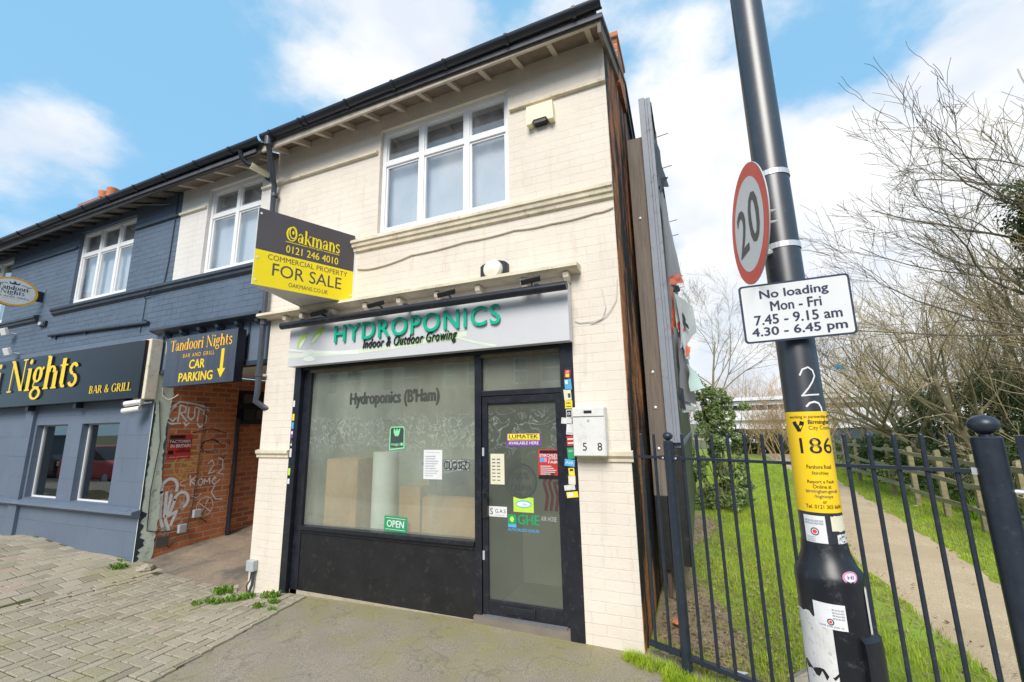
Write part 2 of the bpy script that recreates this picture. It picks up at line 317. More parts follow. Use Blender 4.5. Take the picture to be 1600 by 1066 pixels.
# ------------------------------------------------------------------ mesh building
class Fr:                                     # a plane: origin, right, up; w runs along the outward normal
    def __init__(s, o, u=(1, 0, 0), v=(0, 0, 1)):
        s.o, s.u, s.v = V(o), V(u).normalized(), V(v).normalized(); s.n = s.u.cross(s.v).normalized()
    def __call__(s, a, b, w=0): return s.o + s.u*a + s.v*b + s.n*w
class MB:
    def __init__(s): s.v, s.f, s.m, s.mats, s.r = [], [], [], [], []
    def mi(s, m):
        if m not in s.mats: s.mats.append(m)
        return s.mats.index(m)
    def face(s, pts, m, rnd=0.0):
        b = len(s.v); s.v += [tuple(p) for p in pts]; s.f.append(tuple(range(b, b+len(pts)))); s.m.append(s.mi(m)); s.r.append(rnd)
    def mesh(s, vs, fs, m, rnd=0.0):
        b = len(s.v); s.v += [tuple(p) for p in vs]; i = s.mi(m)
        for f in fs: s.f.append(tuple(b+k for k in f)); s.m.append(i); s.r.append(rnd)
    def box(s, x0, x1, y0, y1, z0, z1, m, rnd=0.0):
        vs = [(x, y, z) for z in (z0, z1) for y in (y0, y1) for x in (x0, x1)]
        s.mesh(vs, [(0, 2, 3, 1), (4, 5, 7, 6), (0, 1, 5, 4), (2, 6, 7, 3), (0, 4, 6, 2), (1, 3, 7, 5)], m, rnd)
    def fbox(s, F, a0, a1, b0, b1, w0, w1, m):
        vs = [F(a, b, w) for w in (w0, w1) for b in (b0, b1) for a in (a0, a1)]
        s.mesh(vs, [(0, 2, 3, 1), (4, 5, 7, 6), (0, 1, 5, 4), (2, 6, 7, 3), (0, 4, 6, 2), (1, 3, 7, 5)], m)
    def prism(s, F, poly, w0, w1, m, side=None):
        n = len(poly); vs = [F(a, b, w0) for a, b in poly] + [F(a, b, w1) for a, b in poly]
        s.mesh(vs, [tuple(range(n, 2*n)), tuple(reversed(range(n)))], m)
        s.mesh(vs, [(i, (i+1) % n, n+(i+1) % n, n+i) for i in range(n)], side or m)
    def poly(s, F, pts, m, w=0): s.face([F(a, b, w) for a, b in pts], m)
    def rect(s, F, a0, b0, a1, b1, m, w=0): s.poly(F, [(a0, b0), (a1, b0), (a1, b1), (a0, b1)], m, w)
    def tube(s, pts, rad, m, n=8, cap=True):
        pts = [V(p) for p in pts]; k = len(pts); rads = rad if isinstance(rad, (list, tuple)) else [rad]*k
        rings = []; prev = None
        for i, p in enumerate(pts):
            t = (pts[min(i+1, k-1)]-pts[max(i-1, 0)]).normalized()
            if prev is None: a = t.orthogonal().normalized()
            else:
                a = prev - t*prev.dot(t); a = a.normalized() if a.length > 1e-6 else t.orthogonal().normalized()
            prev = a; b = t.cross(a); rings.append([p+(a*cos(2*pi*j/n)+b*sin(2*pi*j/n))*rads[i] for j in range(n)])
        vs = [q for r in rings for q in r]
        fs = [(i*n+j, i*n+(j+1) % n, (i+1)*n+(j+1) % n, (i+1)*n+j) for i in range(k-1) for j in range(n)]
        if cap: fs += [tuple(reversed(range(n))), tuple((k-1)*n+j for j in range(n))]
        s.mesh(vs, fs, m)
    def lathe(s, base, axis, prof, m, n=24, a0=0, a1=2*pi):
        base, ax = V(base), V(axis).normalized(); a = V((1, 0, 0)); a = (a-ax*a.dot(ax)).normalized(); b = ax.cross(a)
        full = abs(a1-a0-2*pi) < 1e-6; c = n if full else n+1
        vs = [base+ax*z+(a*cos(a0+(a1-a0)*j/n)+b*sin(a0+(a1-a0)*j/n))*r for r, z in prof for j in range(c)]
        fs = [(i*c+j, i*c+(j+1) % c, (i+1)*c+(j+1) % c, (i+1)*c+j) for i in range(len(prof)-1) for j in range(n)]
        s.mesh(vs, fs, m)
    def ribbon(s, F, pts, width, m, w=.001):     # flat brushed line on a plane
        fine = []
        for (xa, ya), (xb, yb) in zip(pts, pts[1:]):
            q = max(1, int(math.hypot(xb-xa, yb-ya)/max(.012, width*1.2)))
            fine += [(xa+(xb-xa)*j/q, ya+(yb-ya)*j/q) for j in range(q)]
        pts = fine+[pts[-1]]
        for i in range(len(pts)-1):
            (x0, y0), (x1, y1) = pts[i], pts[i+1]; l = math.hypot(x1-x0, y1-y0) or 1e-6
            ox, oy = -(y1-y0)/l*width/2, (x1-x0)/l*width/2; ex, ey = (x1-x0)/l*width*.3, (y1-y0)/l*width*.3
            s.poly(F, [(x0+ox-ex, y0+oy-ey), (x0-ox-ex, y0-oy-ey), (x1-ox+ex, y1-oy+ey), (x1+ox+ex, y1+oy+ey)], m, w+(i % 40)*.00002)
    def disc(s, F, cx, cy, rx, ry, m, w=0, n=32, a0=0, a1=2*pi):
        s.poly(F, [(cx+rx*cos(a0+(a1-a0)*i/n), cy+ry*sin(a0+(a1-a0)*i/n)) for i in range(n)], m, w)
    def ring(s, F, cx, cy, rx, ry, wd, m, w=0, n=40, a0=0, a1=2*pi):
        for i in range(n):
            a, b = a0+(a1-a0)*i/n, a0+(a1-a0)*(i+1)/n
            s.poly(F, [(cx+rx*cos(a), cy+ry*sin(a)), (cx+rx*cos(b), cy+ry*sin(b)), (cx+(rx-wd)*cos(b), cy+(ry-wd)*sin(b)), (cx+(rx-wd)*cos(a), cy+(ry-wd)*sin(a))], m, w)
    def text(s, F, txt, a0, b0, a1, b1, m, w=.002, depth=0, bold=0, shear=0, space=1.0):
        if bold > 0 and depth == 0:            # heavier weight: the same letters struck several times, a hair apart
            e = bold*(b1-b0)*.85
            for i, (ox, oy) in enumerate(((-1, 0), (1, 0), (0, .6), (0, -.6))): s.text(F, txt, a0+e+ox*e, b0+e*.6+oy*e, a1-e+ox*e, b1-e*.6+oy*e, m, w+i*.00008, 0, 0, shear, space)
            return
        vs, fs = textmesh(txt, bold, shear, depth > 0, space)
        xs = [p[0] for p in vs]; ys = [p[1] for p in vs]; x0, x1, y0, y1 = min(xs), max(xs), min(ys), max(ys)
        kx, ky = (a1-a0)/(x1-x0), (b1-b0)/(y1-y0)
        s.mesh([F(a0+(p[0]-x0)*kx, b0+(p[1]-y0)*ky, w+(depth if p[2] > 0 else 0)) for p in vs], fs, m)
    def serif(s, F, txt, a0, b0, a1, b1, m, w=.002, base0=True):
        polys, (x0, x1, y0, y1) = seriftext(txt); kx, ky = (a1-a0)/(x1-x0), (b1-b0)/(y1-y0)
        for i, p in enumerate(polys): s.poly(F, [(a0+(x-x0)*kx, b0+(y-y0)*ky) for x, y in p], m, w+.00006*(i % 60))
    def build(s, name, parent=None, smooth=False, bevel=0, link=True):
        me = bpy.data.meshes.new(name); o = bpy.data.objects.new(name, me)
        off = V((0, 0, 0)); q = parent
        while q is not None: off += q.location; q = q.parent
        me.from_pydata([(x-off.x, y-off.y, z-off.z) for x, y, z in s.v], [], s.f)
        for k in s.mats: me.materials.append(MATS[k])
        me.polygons.foreach_set('material_index', s.m)
        if smooth: me.polygons.foreach_set('use_smooth', [True]*len(s.f))
        if any(s.r):
            at = me.attributes.new('rnd', 'FLOAT', 'FACE'); at.data.foreach_set('value', s.r)
        me.update(); COL.objects.link(o)
        if parent is not None: o.parent = parent
        if bevel:
            b = o.modifiers.new('bevel', 'BEVEL'); b.width = bevel; b.segments = 2; b.limit_method = 'ANGLE'; b.angle_limit = R(40)
        if smooth and not bevel: me.set_sharp_from_angle(angle=R(38))
        return o
_tc = {}
def textmesh(txt, bold, shear, solid, space):
    key = (txt, bold, shear, solid, space)
    if key in _tc: return _tc[key]
    c = bpy.data.curves.new('t', 'FONT'); c.body = txt; c.size = 1; c.offset = bold; c.shear = shear; c.resolution_u = 4 if solid else 3
    c.space_character = space; c.fill_mode = 'FRONT'
    if solid: c.extrude = .5; c.fill_mode = 'BOTH'
    o = bpy.data.objects.new('t', c); COL.objects.link(o); dg = bpy.context.evaluated_depsgraph_get(); dg.update()
    me = bpy.data.meshes.new_from_object(o.evaluated_get(dg)); vs = [tuple(v.co) for v in me.vertices]; fs = [tuple(p.vertices) for p in me.polygons]
    bpy.data.objects.remove(o); bpy.data.curves.remove(c); bpy.data.meshes.remove(me)
    _tc[key] = (vs, fs); return vs, fs
# a small high-contrast roman letter set drawn with strokes (L line, A arc, S serif, D dot)
T_, t_ = .128, .040
GL = {
 'N': (.68, 'L .09 0 .09 .7 t|L .08 .71 .56 .0 T|L .57 0 .57 .7 t|S .09 0 .09|S .06 .71 .06|S .57 .71 .09'),
 'i': (.24, 'L .12 0 .12 .49 T|S .12 0 .1|S .08 .48 .05|D .12 .645 .06'),
 'g': (.46, 'A .21 .33 .16 .17 0 360 T t|A .22 -.09 .19 .13 0 360 h t|L .14 .19 .10 .08 t|L .1 .06 .34 .04 H|D .39 .46 .04'),
 'h': (.52, 'L .12 0 .12 .71 T|S .12 0 .1|S .08 .71 .05|A .26 .34 .14 .15 0 165 T t|L .40 0 .40 .36 T|S .40 0 .1'),
 'n': (.52, 'L .12 0 .12 .49 T|S .12 0 .1|S .08 .48 .05|A .26 .34 .14 .15 0 165 T t|L .40 0 .40 .36 T|S .40 0 .1'),
 't': (.32, 'L .14 .08 .14 .62 T|L .02 .47 .28 .47 H|A .21 .09 .09 .1 180 310 T t'),
 's': (.38, 'A .18 .37 .13 .125 20 270 h m|A .19 .125 .14 .135 -160 90 h m'),
 'T': (.60, 'L .3 0 .3 .69 T|L .04 .685 .56 .685 H|S .3 0 .1|L .05 .56 .05 .69 t|L .55 .56 .55 .69 t'),
 'a': (.44, 'A .17 .14 .13 .14 0 360 h t|L .32 .02 .32 .36 T|A .20 .36 .14 .13 10 165 h t|S .36 .015 .05|D .08 .39 .04'),
 'd': (.50, 'A .21 .24 .17 .25 0 360 T t|L .37 .0 .37 .71 T|S .33 .71 .05|S .41 .01 .05'),
 'o': (.48, 'A .24 .245 .20 .255 0 360 T t'),
 'r': (.38, 'L .12 0 .12 .49 T|S .12 0 .1|S .08 .48 .05|A .25 .34 .12 .15 50 165 h t|D .32 .42 .055'),
 'O': (.80, 'A .4 .355 .35 .37 0 360 T t'),
 'k': (.52, 'L .12 0 .12 .71 T|S .12 0 .1|S .08 .71 .05|L .16 .2 .42 .47 t|L .24 .28 .45 .01 T|S .45 0 .08|S .42 .48 .08'),
 'm': (.80, 'L .12 0 .12 .49 T|S .12 0 .1|S .08 .48 .05|A .26 .34 .14 .15 0 165 T t|L .40 0 .40 .36 T|S .40 0 .1|A .54 .34 .14 .15 0 165 T t|L .68 0 .68 .36 T|S .68 0 .1'),
 'B': (.60, 'L .12 0 .12 .7 T|L .04 .685 .3 .685 H|L .04 .015 .3 .015 H|L .1 .37 .3 .37 H|A .28 .53 .17 .17 -90 90 T t|A .29 .19 .21 .19 -90 90 T t'),
 'A': (.66, 'L .07 0 .31 .7 t|L .33 .7 .58 0 T|L .16 .24 .44 .24 H|S .07 0 .07|S .58 0 .08'),
 'R': (.64, 'L .12 0 .12 .7 T|L .04 .685 .3 .685 H|L .1 .35 .3 .35 H|A .28 .52 .19 .18 -90 90 T t|L .30 .36 .54 0 T|S .12 0 .09|S .56 0 .06'),
 'G': (.72, 'A .37 .355 .31 .37 38 325 T t|L .6 .04 .6 .3 T|S .6 .3 .09'),
 'I': (.28, 'L .14 0 .14 .7 T|S .14 0 .1|S .14 .7 .1'),
 'L': (.52, 'L .12 0 .12 .7 T|S .12 .7 .1|L .04 .015 .46 .015 H|L .46 0 .46 .15 t'),
 'D': (.68, 'L .12 0 .12 .7 T|L .04 .685 .3 .685 H|L .04 .015 .3 .015 H|A .28 .35 .32 .35 -90 90 T t'),
 '&': (.66, 'A .27 .54 .13 .16 0 360 h t|A .25 .19 .2 .2 70 330 T t|L .2 .45 .56 .02 T|A .42 .28 .14 .16 -60 40 m m'),
 ' ': (.30, '')}
WD = dict(T=T_, t=t_, h=.085, m=.065, H=.036)
def seriftext(txt):
    out, x = [], 0
    for ch in txt:
        adv, spec = GL[ch]
        for it in filter(None, spec.split('|')):
            k, *a = it.split(); nums = [float(q) for q in a if q not in WD]; ws = [WD[q] for q in a if q in WD]
            if k == 'L':
                x0, y0, x1, y1 = nums; w = ws[0]/2
                out.append([(x+x0-w, y0), (x+x0+w, y0), (x+x1+w, y1), (x+x1-w, y1)] if abs(y1-y0) > .1 or a[-1] == 't' else [(x+x0, y0-w), (x+x1, y1-w), (x+x1, y1+w), (x+x0, y0+w)])
            elif k == 'A':
                cx, cy, rx, ry, a0, a1 = nums; n = max(5, int((a1-a0)/20))
                for i in range(n):
                    q = []
                    for j, sg in ((i, 1), (i+1, 1), (i+1, 0), (i, 0)):
                        an = R(a0+(a1-a0)*j/n); wd = ws[1]+(ws[0]-ws[1])*abs(cos(an))**1.4; rr = (0 if sg else -wd)
                        q.append((x+cx+(rx+rr+wd*.15)*cos(an), cy+(ry+rr+wd*.15)*sin(an)))
                    out.append(q)
            elif k == 'S': x0, y0, h = nums; out.append([(x+x0-h, y0-.016), (x+x0+h, y0-.016), (x+x0+h, y0+.016), (x+x0-h, y0+.016)])
            elif k == 'D': x0, y0, r = nums; out.append([(x+x0+r*cos(i*pi/6), y0+r*sin(i*pi/6)) for i in range(12)])
        x += adv
    xs = [p[0] for q in out for p in q]; ys = [p[1] for q in out for p in q]
    return out, (min(xs), max(xs), min(ys), max(ys))
def thing(name, label, cat, loc=(0, 0, 0), group=None):
    o = bpy.data.objects.new(name, None); COL.objects.link(o); o.location = loc; o['label'] = label; o['category'] = cat
    o.empty_display_size = .2
    if group: o['group'] = group
    return o
def tag(o, label, cat, group=None):
    o['label'] = label; o['category'] = cat
    if group: o['group'] = group
    return o
def kind(o, k='structure'): o['kind'] = k; return o
def grid_wall(mb, F, a0, a1, b0, b1, holes, th, mats, reveal=None):
    """wall sheet with thickness th behind plane F and rectangular holes; mats(a, b) or a name"""
    xs = sorted({a0, a1, *[h for q in holes for h in (q[0], q[1])]}); ys = sorted({b0, b1, *[h for q in holes for h in (q[2], q[3])]})
    xs = [x for x in xs if a0 <= x <= a1]; ys = [y for y in ys if b0 <= y <= b1]
    hole = lambda x, y: any(h[0] < x < h[1] and h[2] < y < h[3] for h in holes) or not (a0 < x < a1 and b0 < y < b1)
    for i in range(len(xs)-1):
        for j in range(len(ys)-1):
            cx, cy = (xs[i]+xs[i+1])/2, (ys[j]+ys[j+1])/2
            if hole(cx, cy): continue
            m = mats if isinstance(mats, str) else mats(cx, cy)
            p = [(xs[i], ys[j]), (xs[i+1], ys[j]), (xs[i+1], ys[j+1]), (xs[i], ys[j+1])]
            mb.face([F(a, b, 0) for a, b in p], m); mb.face([F(a, b, -th) for a, b in reversed(p)], m)
            for (a, b), (c, d), q in ((p[0], p[1], (cx, ys[j]-1e-3)), (p[1], p[2], (xs[i+1]+1e-3, cy)), (p[2], p[3], (cx, ys[j+1]+1e-3)), (p[3], p[0], (xs[i]-1e-3, cy))):
                if hole(*q): mb.face([F(a, b, 0), F(a, b, -th), F(c, d, -th), F(c, d, 0)], reveal or m)
FAC = Fr((0, 0, 0))                            # the street front, facing -y
# ================================================================== GROUND
PROF = [(-40, .12), (-13, .10), (-11.4, .06), (-9.3, .055), (-8.3, .0), (-7.5, -.067), (-6.3, -.13), (-5.1, -.165), (-4.6, -.10), (-2.1, -.055), (-.56, -.075), (0, -.10), (40, -.10)]
def gz(x, y=0):
    for (a, za), (b, zb) in zip(PROF, PROF[1:]):
        if a <= x <= b: z = za+(zb-za)*(x-a)/(b-a); break
    else: z = -.1
    k = min(1, max(0, -y/2.2)); return z*(1-k)+(-.11)*k if x > -7 else z-.02*min(1, max(0, -y))
def sheet(mb, x0, x1, y0, y1, nx, ny, zf, m):
    vs = [(x0+(x1-x0)*i/nx, y0+(y1-y0)*j/ny, 0) for j in range(ny+1) for i in range(nx+1)]
    vs = [(x, y, zf(x, y)) for x, y, _ in vs]
    mb.mesh(vs, [(j*(nx+1)+i, j*(nx+1)+i+1, (j+1)*(nx+1)+i+1, (j+1)*(nx+1)+i) for j in range(ny) for i in range(nx)], m)
g = MB(); sheet(g, -700, 700, -700, 900, 8, 8, lambda x, y: -.42, 'far_ground'); kind(g.build('ground'))
g = MB(); sheet(g, -40, 12, -5.0, .12, 208, 44, lambda x, y: gz(x, y)-(.006 if x > -6.6 or y < -3.35 else .13), 'asphalt'); kind(g.build('pavement', smooth=True))
g = MB(); g.box(-60, 60, -5.15, -5.0, -.4, -.115, 'stone'); kind(g.build('kerb'))
g = MB(); sheet(g, -60, 60, -13, -5.15, 4, 2, lambda x, y: -.23, 'road_tar'); kind(g.build('road'))
g = MB(); sheet(g, -60, 60, -17, -13, 4, 2, lambda x, y: -.11, 'asphalt'); kind(g.build('far_pavement'))
# block paving: real blocks on a soil bed, wide rows with narrow rows between, running away from the street
def edge_x(y): return -4.17-.155*y-.02          # right edge of the block paving against the asphalt
def strip_x(y): return -6.81+.13*(y+.137)       # pale channel between the two paving fields
g = MB(); bl = MB(); rw = random.Random(3)
sheet(g, -9.2, -3.4, -3.4, .0, 60, 34, lambda x, y: gz(x, y)+.003 if strip_x(y)-.02 < x < edge_x(y) else gz(x, y)-.08, 'joint_soil'); kind(g.build('paving_bed', smooth=True))
def block(x0, x1, y0, y1, rnd, zf=gz, sk=None):
    gp = .005+rw.random()*.003; pts = [(x0+gp, y0+gp), (x1-gp, y0+gp), (x1-gp, y1-gp), (x0+gp, y1-gp)]
    if sk: pts = [sk(*p) for p in pts]
    dz = rw.uniform(-.003, .003); c = .004; cx, cy = sum(p[0] for p in pts)/4, sum(p[1] for p in pts)/4
    ins = [(x+(c if x < cx else -c), y+(c if y < cy else -c)) for x, y in pts]
    vs = [(x, y, zf(x, y)-.01) for x, y in pts] + [(x, y, zf(x, y)+.010+dz) for x, y in pts] + [(x, y, zf(x, y)+.014+dz) for x, y in ins]
    bl.mesh(vs, [(0, 1, 5, 4), (1, 2, 6, 5), (2, 3, 7, 6), (3, 0, 4, 7), (4, 5, 9, 8), (5, 6, 10, 9), (6, 7, 11, 10), (7, 4, 8, 11), (8, 9, 10, 11)], 'paver', rnd)
sk = lambda u, v: (u-.03*v, v)
UN = .104                                       # 90 degree herringbone, blocks two units by one
for i in range(-78, -36):
    for j in range(-34, 1):
        d = (i-j) % 4
        if d not in (0, 3): continue
        x0_, y0_ = i*UN, j*UN; wx_, wy_ = (2*UN, UN) if d == 0 else (UN, 2*UN)
        x, y = sk(x0_+wx_/2, y0_+wy_/2)
        if strip_x(y)+.12 < x+wx_/2 and x-wx_/2 < edge_x(y)-.03 and y0_ < -.03:
            block(max(x0_, strip_x(y)+.095-(sk(0, y)[0])), min(x0_+wx_, edge_x(y)-sk(0, y)[0]), y0_, min(y0_+wy_, -.004), min(1, max(.05, rw.gauss(.55, .16))), sk=sk)
# rows at the channel
v = -3.3
while v < -.1:
    x = strip_x(v); [block(x+a_, x+a_+.108, v+b_, v+b_+.2, rw.uniform(.7, 1), sk=lambda a, b: (a, b)) for a_, b_ in ((-.125, .05), (-.015, 0))]; v += .2
# wavy field by the restaurant
def wav(x, y): return gz(x, y)+.035*sin(x*2.3+y*1.2)*min(1, max(0, -x-7.0))+.02*sin(x*5+1)*min(1, max(0, -y*2))*min(1, max(0, -x-7.2))
g = MB(); sheet(g, -17, -6.75, -3.4, -.0, 90, 34, lambda x, y: wav(x, y)+.004 if x < strip_x(y)+.05 else wav(x, y)-.08, 'joint_soil'); kind(g.build('paving_bed', smooth=True))
sk2 = lambda u, v: (u+.05*sin(v*3)+.1*v, v+.04*sin(u*2.1))
u = -13.8; row = 0
while u < -6.5:
    v = -3.3+(row % 2)*.1
    while v < .15:
        x, y = sk2(u+.1, v+.1)
        if x+.13 < strip_x(y)-.02 and y < .06: block(u, u+.21, v, v+.2, min(1, max(.05, rw.gauss(.55, .28))), wav, sk2)
        v += .2
    u += .21; row += 1
kind(bl.build('block_paving'))
g = MB(); pf = lambda x, y: (-.155 if y < .1 else -.155)+max(0, min(1, (-x-5.1)/2.4))*.08+max(0, y)*.085+(.025*sin(x*3)+.02*sin(y*4+x))*min(1, max(0, y))
sheet(g, -7.5, -5.12, -.02, 9, 30, 60, pf, 'passage_earth'); kind(g.build('passage_floor', smooth=True))
# grass verge and path
PL = [(-6, 1.25), (.64, 1.72), (3.5, 1.69), (8, 2.15), (13.7, 2.95), (24, 3.16), (40, 2.2), (60, -3)]
PR = [(-6, 2.75), (2.8, 3.02), (3.5, 3.13), (8, 3.5), (13.2, 3.92), (28, 4.9), (40, 4.2), (60, -1)]
def lerp(tab, y):
    for (a, va), (b, vb) in zip(tab, tab[1:]):
        if a <= y <= b: return va+(vb-va)*(y-a)/(b-a)
    return tab[-1][1]
def vz(x, y):                                   # lie of the verge
    pl, pr = lerp(PL, y), lerp(PR, y); d = 0 if pl < x < pr else min(abs(x-pl), abs(x-pr))
    return -.125+.04*min(1, d*1.2)*(.6+.4*sin(x*4+y*2.3)*sin(y*1.7))-max(0, x-5)*.02
g = MB(); sheet(g, -.56, 9, -.75, 30, 60, 150, lambda x, y: vz(x, y)-.012 if y > -.2-.474*(x+.136) or x > 1.3 else -.13, 'verge_soil'); sheet(g, -14, 60, 30, 120, 10, 10, lambda x, y: -.15, 'far_ground'); kind(g.build('grass_verge', smooth=True))
g = MB(); sheet(g, -.54, .55, -.2, 9, 12, 60, lambda x, y: (vz(x, y)+.006+.02*sin(x*7+y*5)*.3) if x < .0+.22*sin(y*1.3+1)-.02*y and y > .12-.474*(x+.136) else -.2, 'bare_soil'); kind(g.build('soil_strip', smooth=True))
g = MB(); n = 90
ys = [-.75+.2*i for i in range(n*3)]; ys = [y for y in ys if y < 58]
vs = [(lerp(PL, y)+(lerp(PR, y)-lerp(PL, y))*k/6+((.05*sin(y*3.1+k)+.05*sin(y*7.3+k*2)+.03*sin(y*13)) if k in (0, 6) else 0), y, -.150+.055*sin(pi*k/6)**.7) for y in ys for k in range(7)]
g.mesh(vs, [(j*7+k, j*7+k+1, j*7+k+8, j*7+k+7) for j in range(len(ys)-1) for k in range(6)], 'path_gravel'); kind(g.build('footpath', smooth=True))
# grass blades
def blades(name, spots, mat, kindname='stuff'):
    b = MB()
    for x, y, z, h, wd, lean, az, rnd in spots:
        dx, dy = cos(az), sin(az); ox, oy = -dy*wd/2, dx*wd/2; mx_, my_ = x+dx*lean*.35, y+dy*lean*.35
        b.face([(x-ox, y-oy, z), (x+ox, y+oy, z), (mx_+ox*.7, my_+oy*.7, z+h*.6), (mx_-ox*.7, my_-oy*.7, z+h*.6)], mat, rnd)
        b.mi(mat); b.m[-1] = b.mi('grass_dry' if mat == 'grass_blade' and rnd < .14 else mat)
        b.face([(mx_-ox*.7, my_-oy*.7, z+h*.6), (mx_+ox*.7, my_+oy*.7, z+h*.6), (x+dx*lean, y+dy*lean, z+h)], mat, rnd)
    return b
rg = random.Random(11); sp, spd = [], []
tries = 0
while len(sp) < 62000:
    y = -.75+ (rg.random()**2.0)*21; x = rg.uniform(-.5, 5.2)
    pl, pr = lerp(PL, y), lerp(PR, y)
    if y < -.17-.474*(x+.136) and x < 1.3: continue
    if pl+.02 < x < pr-.02 and not (x < pl+.09 or x > pr-.09) : continue
    if x > 4.6+y*.02: continue
    bare = (.02+.24*sin(y*1.3+1)-.02*y) if y > .35 else -.15+.2*sin(x*9)
    patch = sin(x*5.1+sin(y*3.3)*1.3)*sin(y*2.7+sin(x*4.1)*1.2)
    pr_ = 1.0 if x > bare+.2 else (.5 if x > bare else .06)
    if abs(x-pl) < .35 and x < pl: pr_ *= .45 + .4*patch
    if x > pr: pr_ *= .8
    if rg.random() > pr_: continue
    far = 1+y*.06; h = rg.uniform(.025, .075)*(1.25 if patch > .4 else 1)
    sp.append((x, y, vz(x, y)-.012, h, rg.uniform(.004, .0075)*far, rg.uniform(.0, .05), rg.uniform(0, 6.28), min(1, max(.02, rg.gauss(.45+.25*patch, .22)))))
o = blades('grass', sp, 'grass_blade').build('grass'); kind(o, 'stuff')
rg = random.Random(5)
def patch_blades(n, cx, cy, rx, ry, hmin, hmax, zf):
    L = []
    for _ in range(n):
        a = rg.random()*6.28; r = rg.random()**.7; x, y = cx+rx*r*cos(a), cy+ry*r*sin(a)
        L.append((x, y, zf(x, y)-.01, rg.uniform(hmin, hmax), rg.uniform(.003, .007), rg.uniform(.01, .06), rg.uniform(0, 6.28), rg.random()))
    return L
sp = []
for c in [(-.45, -.16, .2, .09), (-.3, -.28, .12, .08), (-.15, -.3, .2, .08), (.1, -.42, .25, .08), (-.62, -.12, .1, .05), (.45, -.55, .3, .1)]: sp += patch_blades(600, *c, .02, .08, lambda x, y: gz(x, y))
kind(blades('grass', sp, 'grass_blade').build('pavement_edge_grass'), 'stuff')
sp = []
for _ in range(2600):
    y = -1.9*rg.random()**1.3-.05; x = -4.25-1.6*rg.random()**1.2+.15*sin(y*9); 
    if x > edge_x(y)-.02: continue
    bu, bv = x+.03*y, y; d1 = abs(bu/.104-round(bu/.104)); d2 = abs(bv/.104-round(bv/.104))
    if min(d1, d2) > .07 or sin(x*3.1)*sin(y*4.3+1) < .1: continue
    sp.append((x, y, gz(x, y), rg.uniform(.012, .03), .004, rg.uniform(0, .012), rg.uniform(0, 6.28), rg.random()))
kind(blades('joint_grass', sp, 'weed_leaf').build('joint_grass'), 'stuff')
b = MB()
for _ in range(1400):
    y = rg.random()**1.5*12-.2; side = rg.random() < .5; x = lerp(PL, y)+rg.gauss(-.05, .14) if side else lerp(PR, y)+rg.gauss(.05, .16); pl_, pr_ = lerp(PL, y), lerp(PR, y)
    z = max(vz(x, y), -.146+.055*max(0, sin(pi*min(1, max(0, (x-pl_)/(pr_-pl_)))))**.7 if pl_ < x < pr_ else -1)+.006; s, a = rg.uniform(.006, .025), rg.random()*6.28
    b.face([(x+s*cos(a+k*pi/2)*(1 if k % 2 else .55), y+s*sin(a+k*pi/2)*(1 if k % 2 else .55), z+rg.uniform(0, .02)) for k in range(4)], 'dead_leaf', rg.random())
kind(b.build('path_edge_leaves'), 'stuff')
# dead leaves and chips on the bare soil behind the railing
b = MB()
for _ in range(3800):
    y = -.1+rg.random()**1.6*6; x = rg.uniform(-.5, .5+.3*sin(y)); z = vz(x, y)+.008
    if y < -.1-.474*(x+.136): continue
    s, a = rg.uniform(.005, .022), rg.random()*6.28; tz = [rg.uniform(0, .018) for _ in range(4)]
    b.face([(x+s*cos(a+k*pi/2)*(1 if k % 2 else .55), y+s*sin(a+k*pi/2)*(1 if k % 2 else .55), z+tz[k]) for k in range(4)], 'dead_leaf', rg.random())
kind(b.build('leaf_litter'), 'stuff')
# ================================================================== SHOP BUILDING
shop = thing('shop_building', 'cream painted brick shop with flats above, black shopfront and wide white upper window', 'building', (-2.85, 0, 0))
SO = (-4.62, -1.04, -.3, 3.07); UW = (-3.427, -1.658, 4.07, 5.49)
w = MB(); grid_wall(w, FAC, -5.27, -.565, -.3, 5.74, [SO, UW, (-6, -5.14, -1, 3.22)], .26, 'cream_brick'); w.build('front_wall', shop)
SL = .40; EZ = 5.60                            # roof slope and eaves height at y = -.3
rz = lambda y: EZ+.02+(y+.3)*SL
s = MB(); RY = 1.55
SF = Fr((-.565, 0, 0), (0, 1, 0), (0, 0, 1))   # faces +x
YB = 3.25                                       # back of the building
s.prism(SF, [(.262, -.3), (YB, -.3), (YB, rz(RY)-(YB-RY)*SL-.12), (RY, rz(RY)-.12), (.262, rz(.262)-.12)], -.24, -.001, 'side_brick')
s.prism(SF, [(.015, -.3), (YB, -.3), (YB, rz(RY)-(YB-RY)*SL-.12), (RY, rz(RY)-.12), (.015, rz(.015)-.12)], .001, .006, 'side_brick'); s.build('side_wall', shop)
s = MB(); s.box(-5.14, -.566, YB-.24, YB, -.3, 5.5, 'red_brick'); s.build('back_wall', shop)
s = MB(); s.box(-4.62, -1.04, .03, .24, 2.61, 3.07, 'interior_dark'); s.build('lintel', shop)
s = MB(); SB = Fr((-5.14, 0, 0), (0, -1, 0), (0, 0, 1)); s.box(-5.14, -4.9, .262, 3.0, -.3, 5.5, 'orange_brick'); s.build('passage_side_wall', shop)
def slope_slab(mb, x0, x1, y0, y1, z0, z1, th, m):
    vs = [(x, y, z) for x in (x0, x1) for y, z in ((y0, z0), (y1, z1), (y1, z1+th), (y0, z0+th))]
    mb.mesh(vs, [(0, 1, 2, 3), (7, 6, 5, 4), (0, 3, 7, 4), (1, 5, 6, 2), (3, 2, 6, 7), (0, 4, 5, 1)], m)
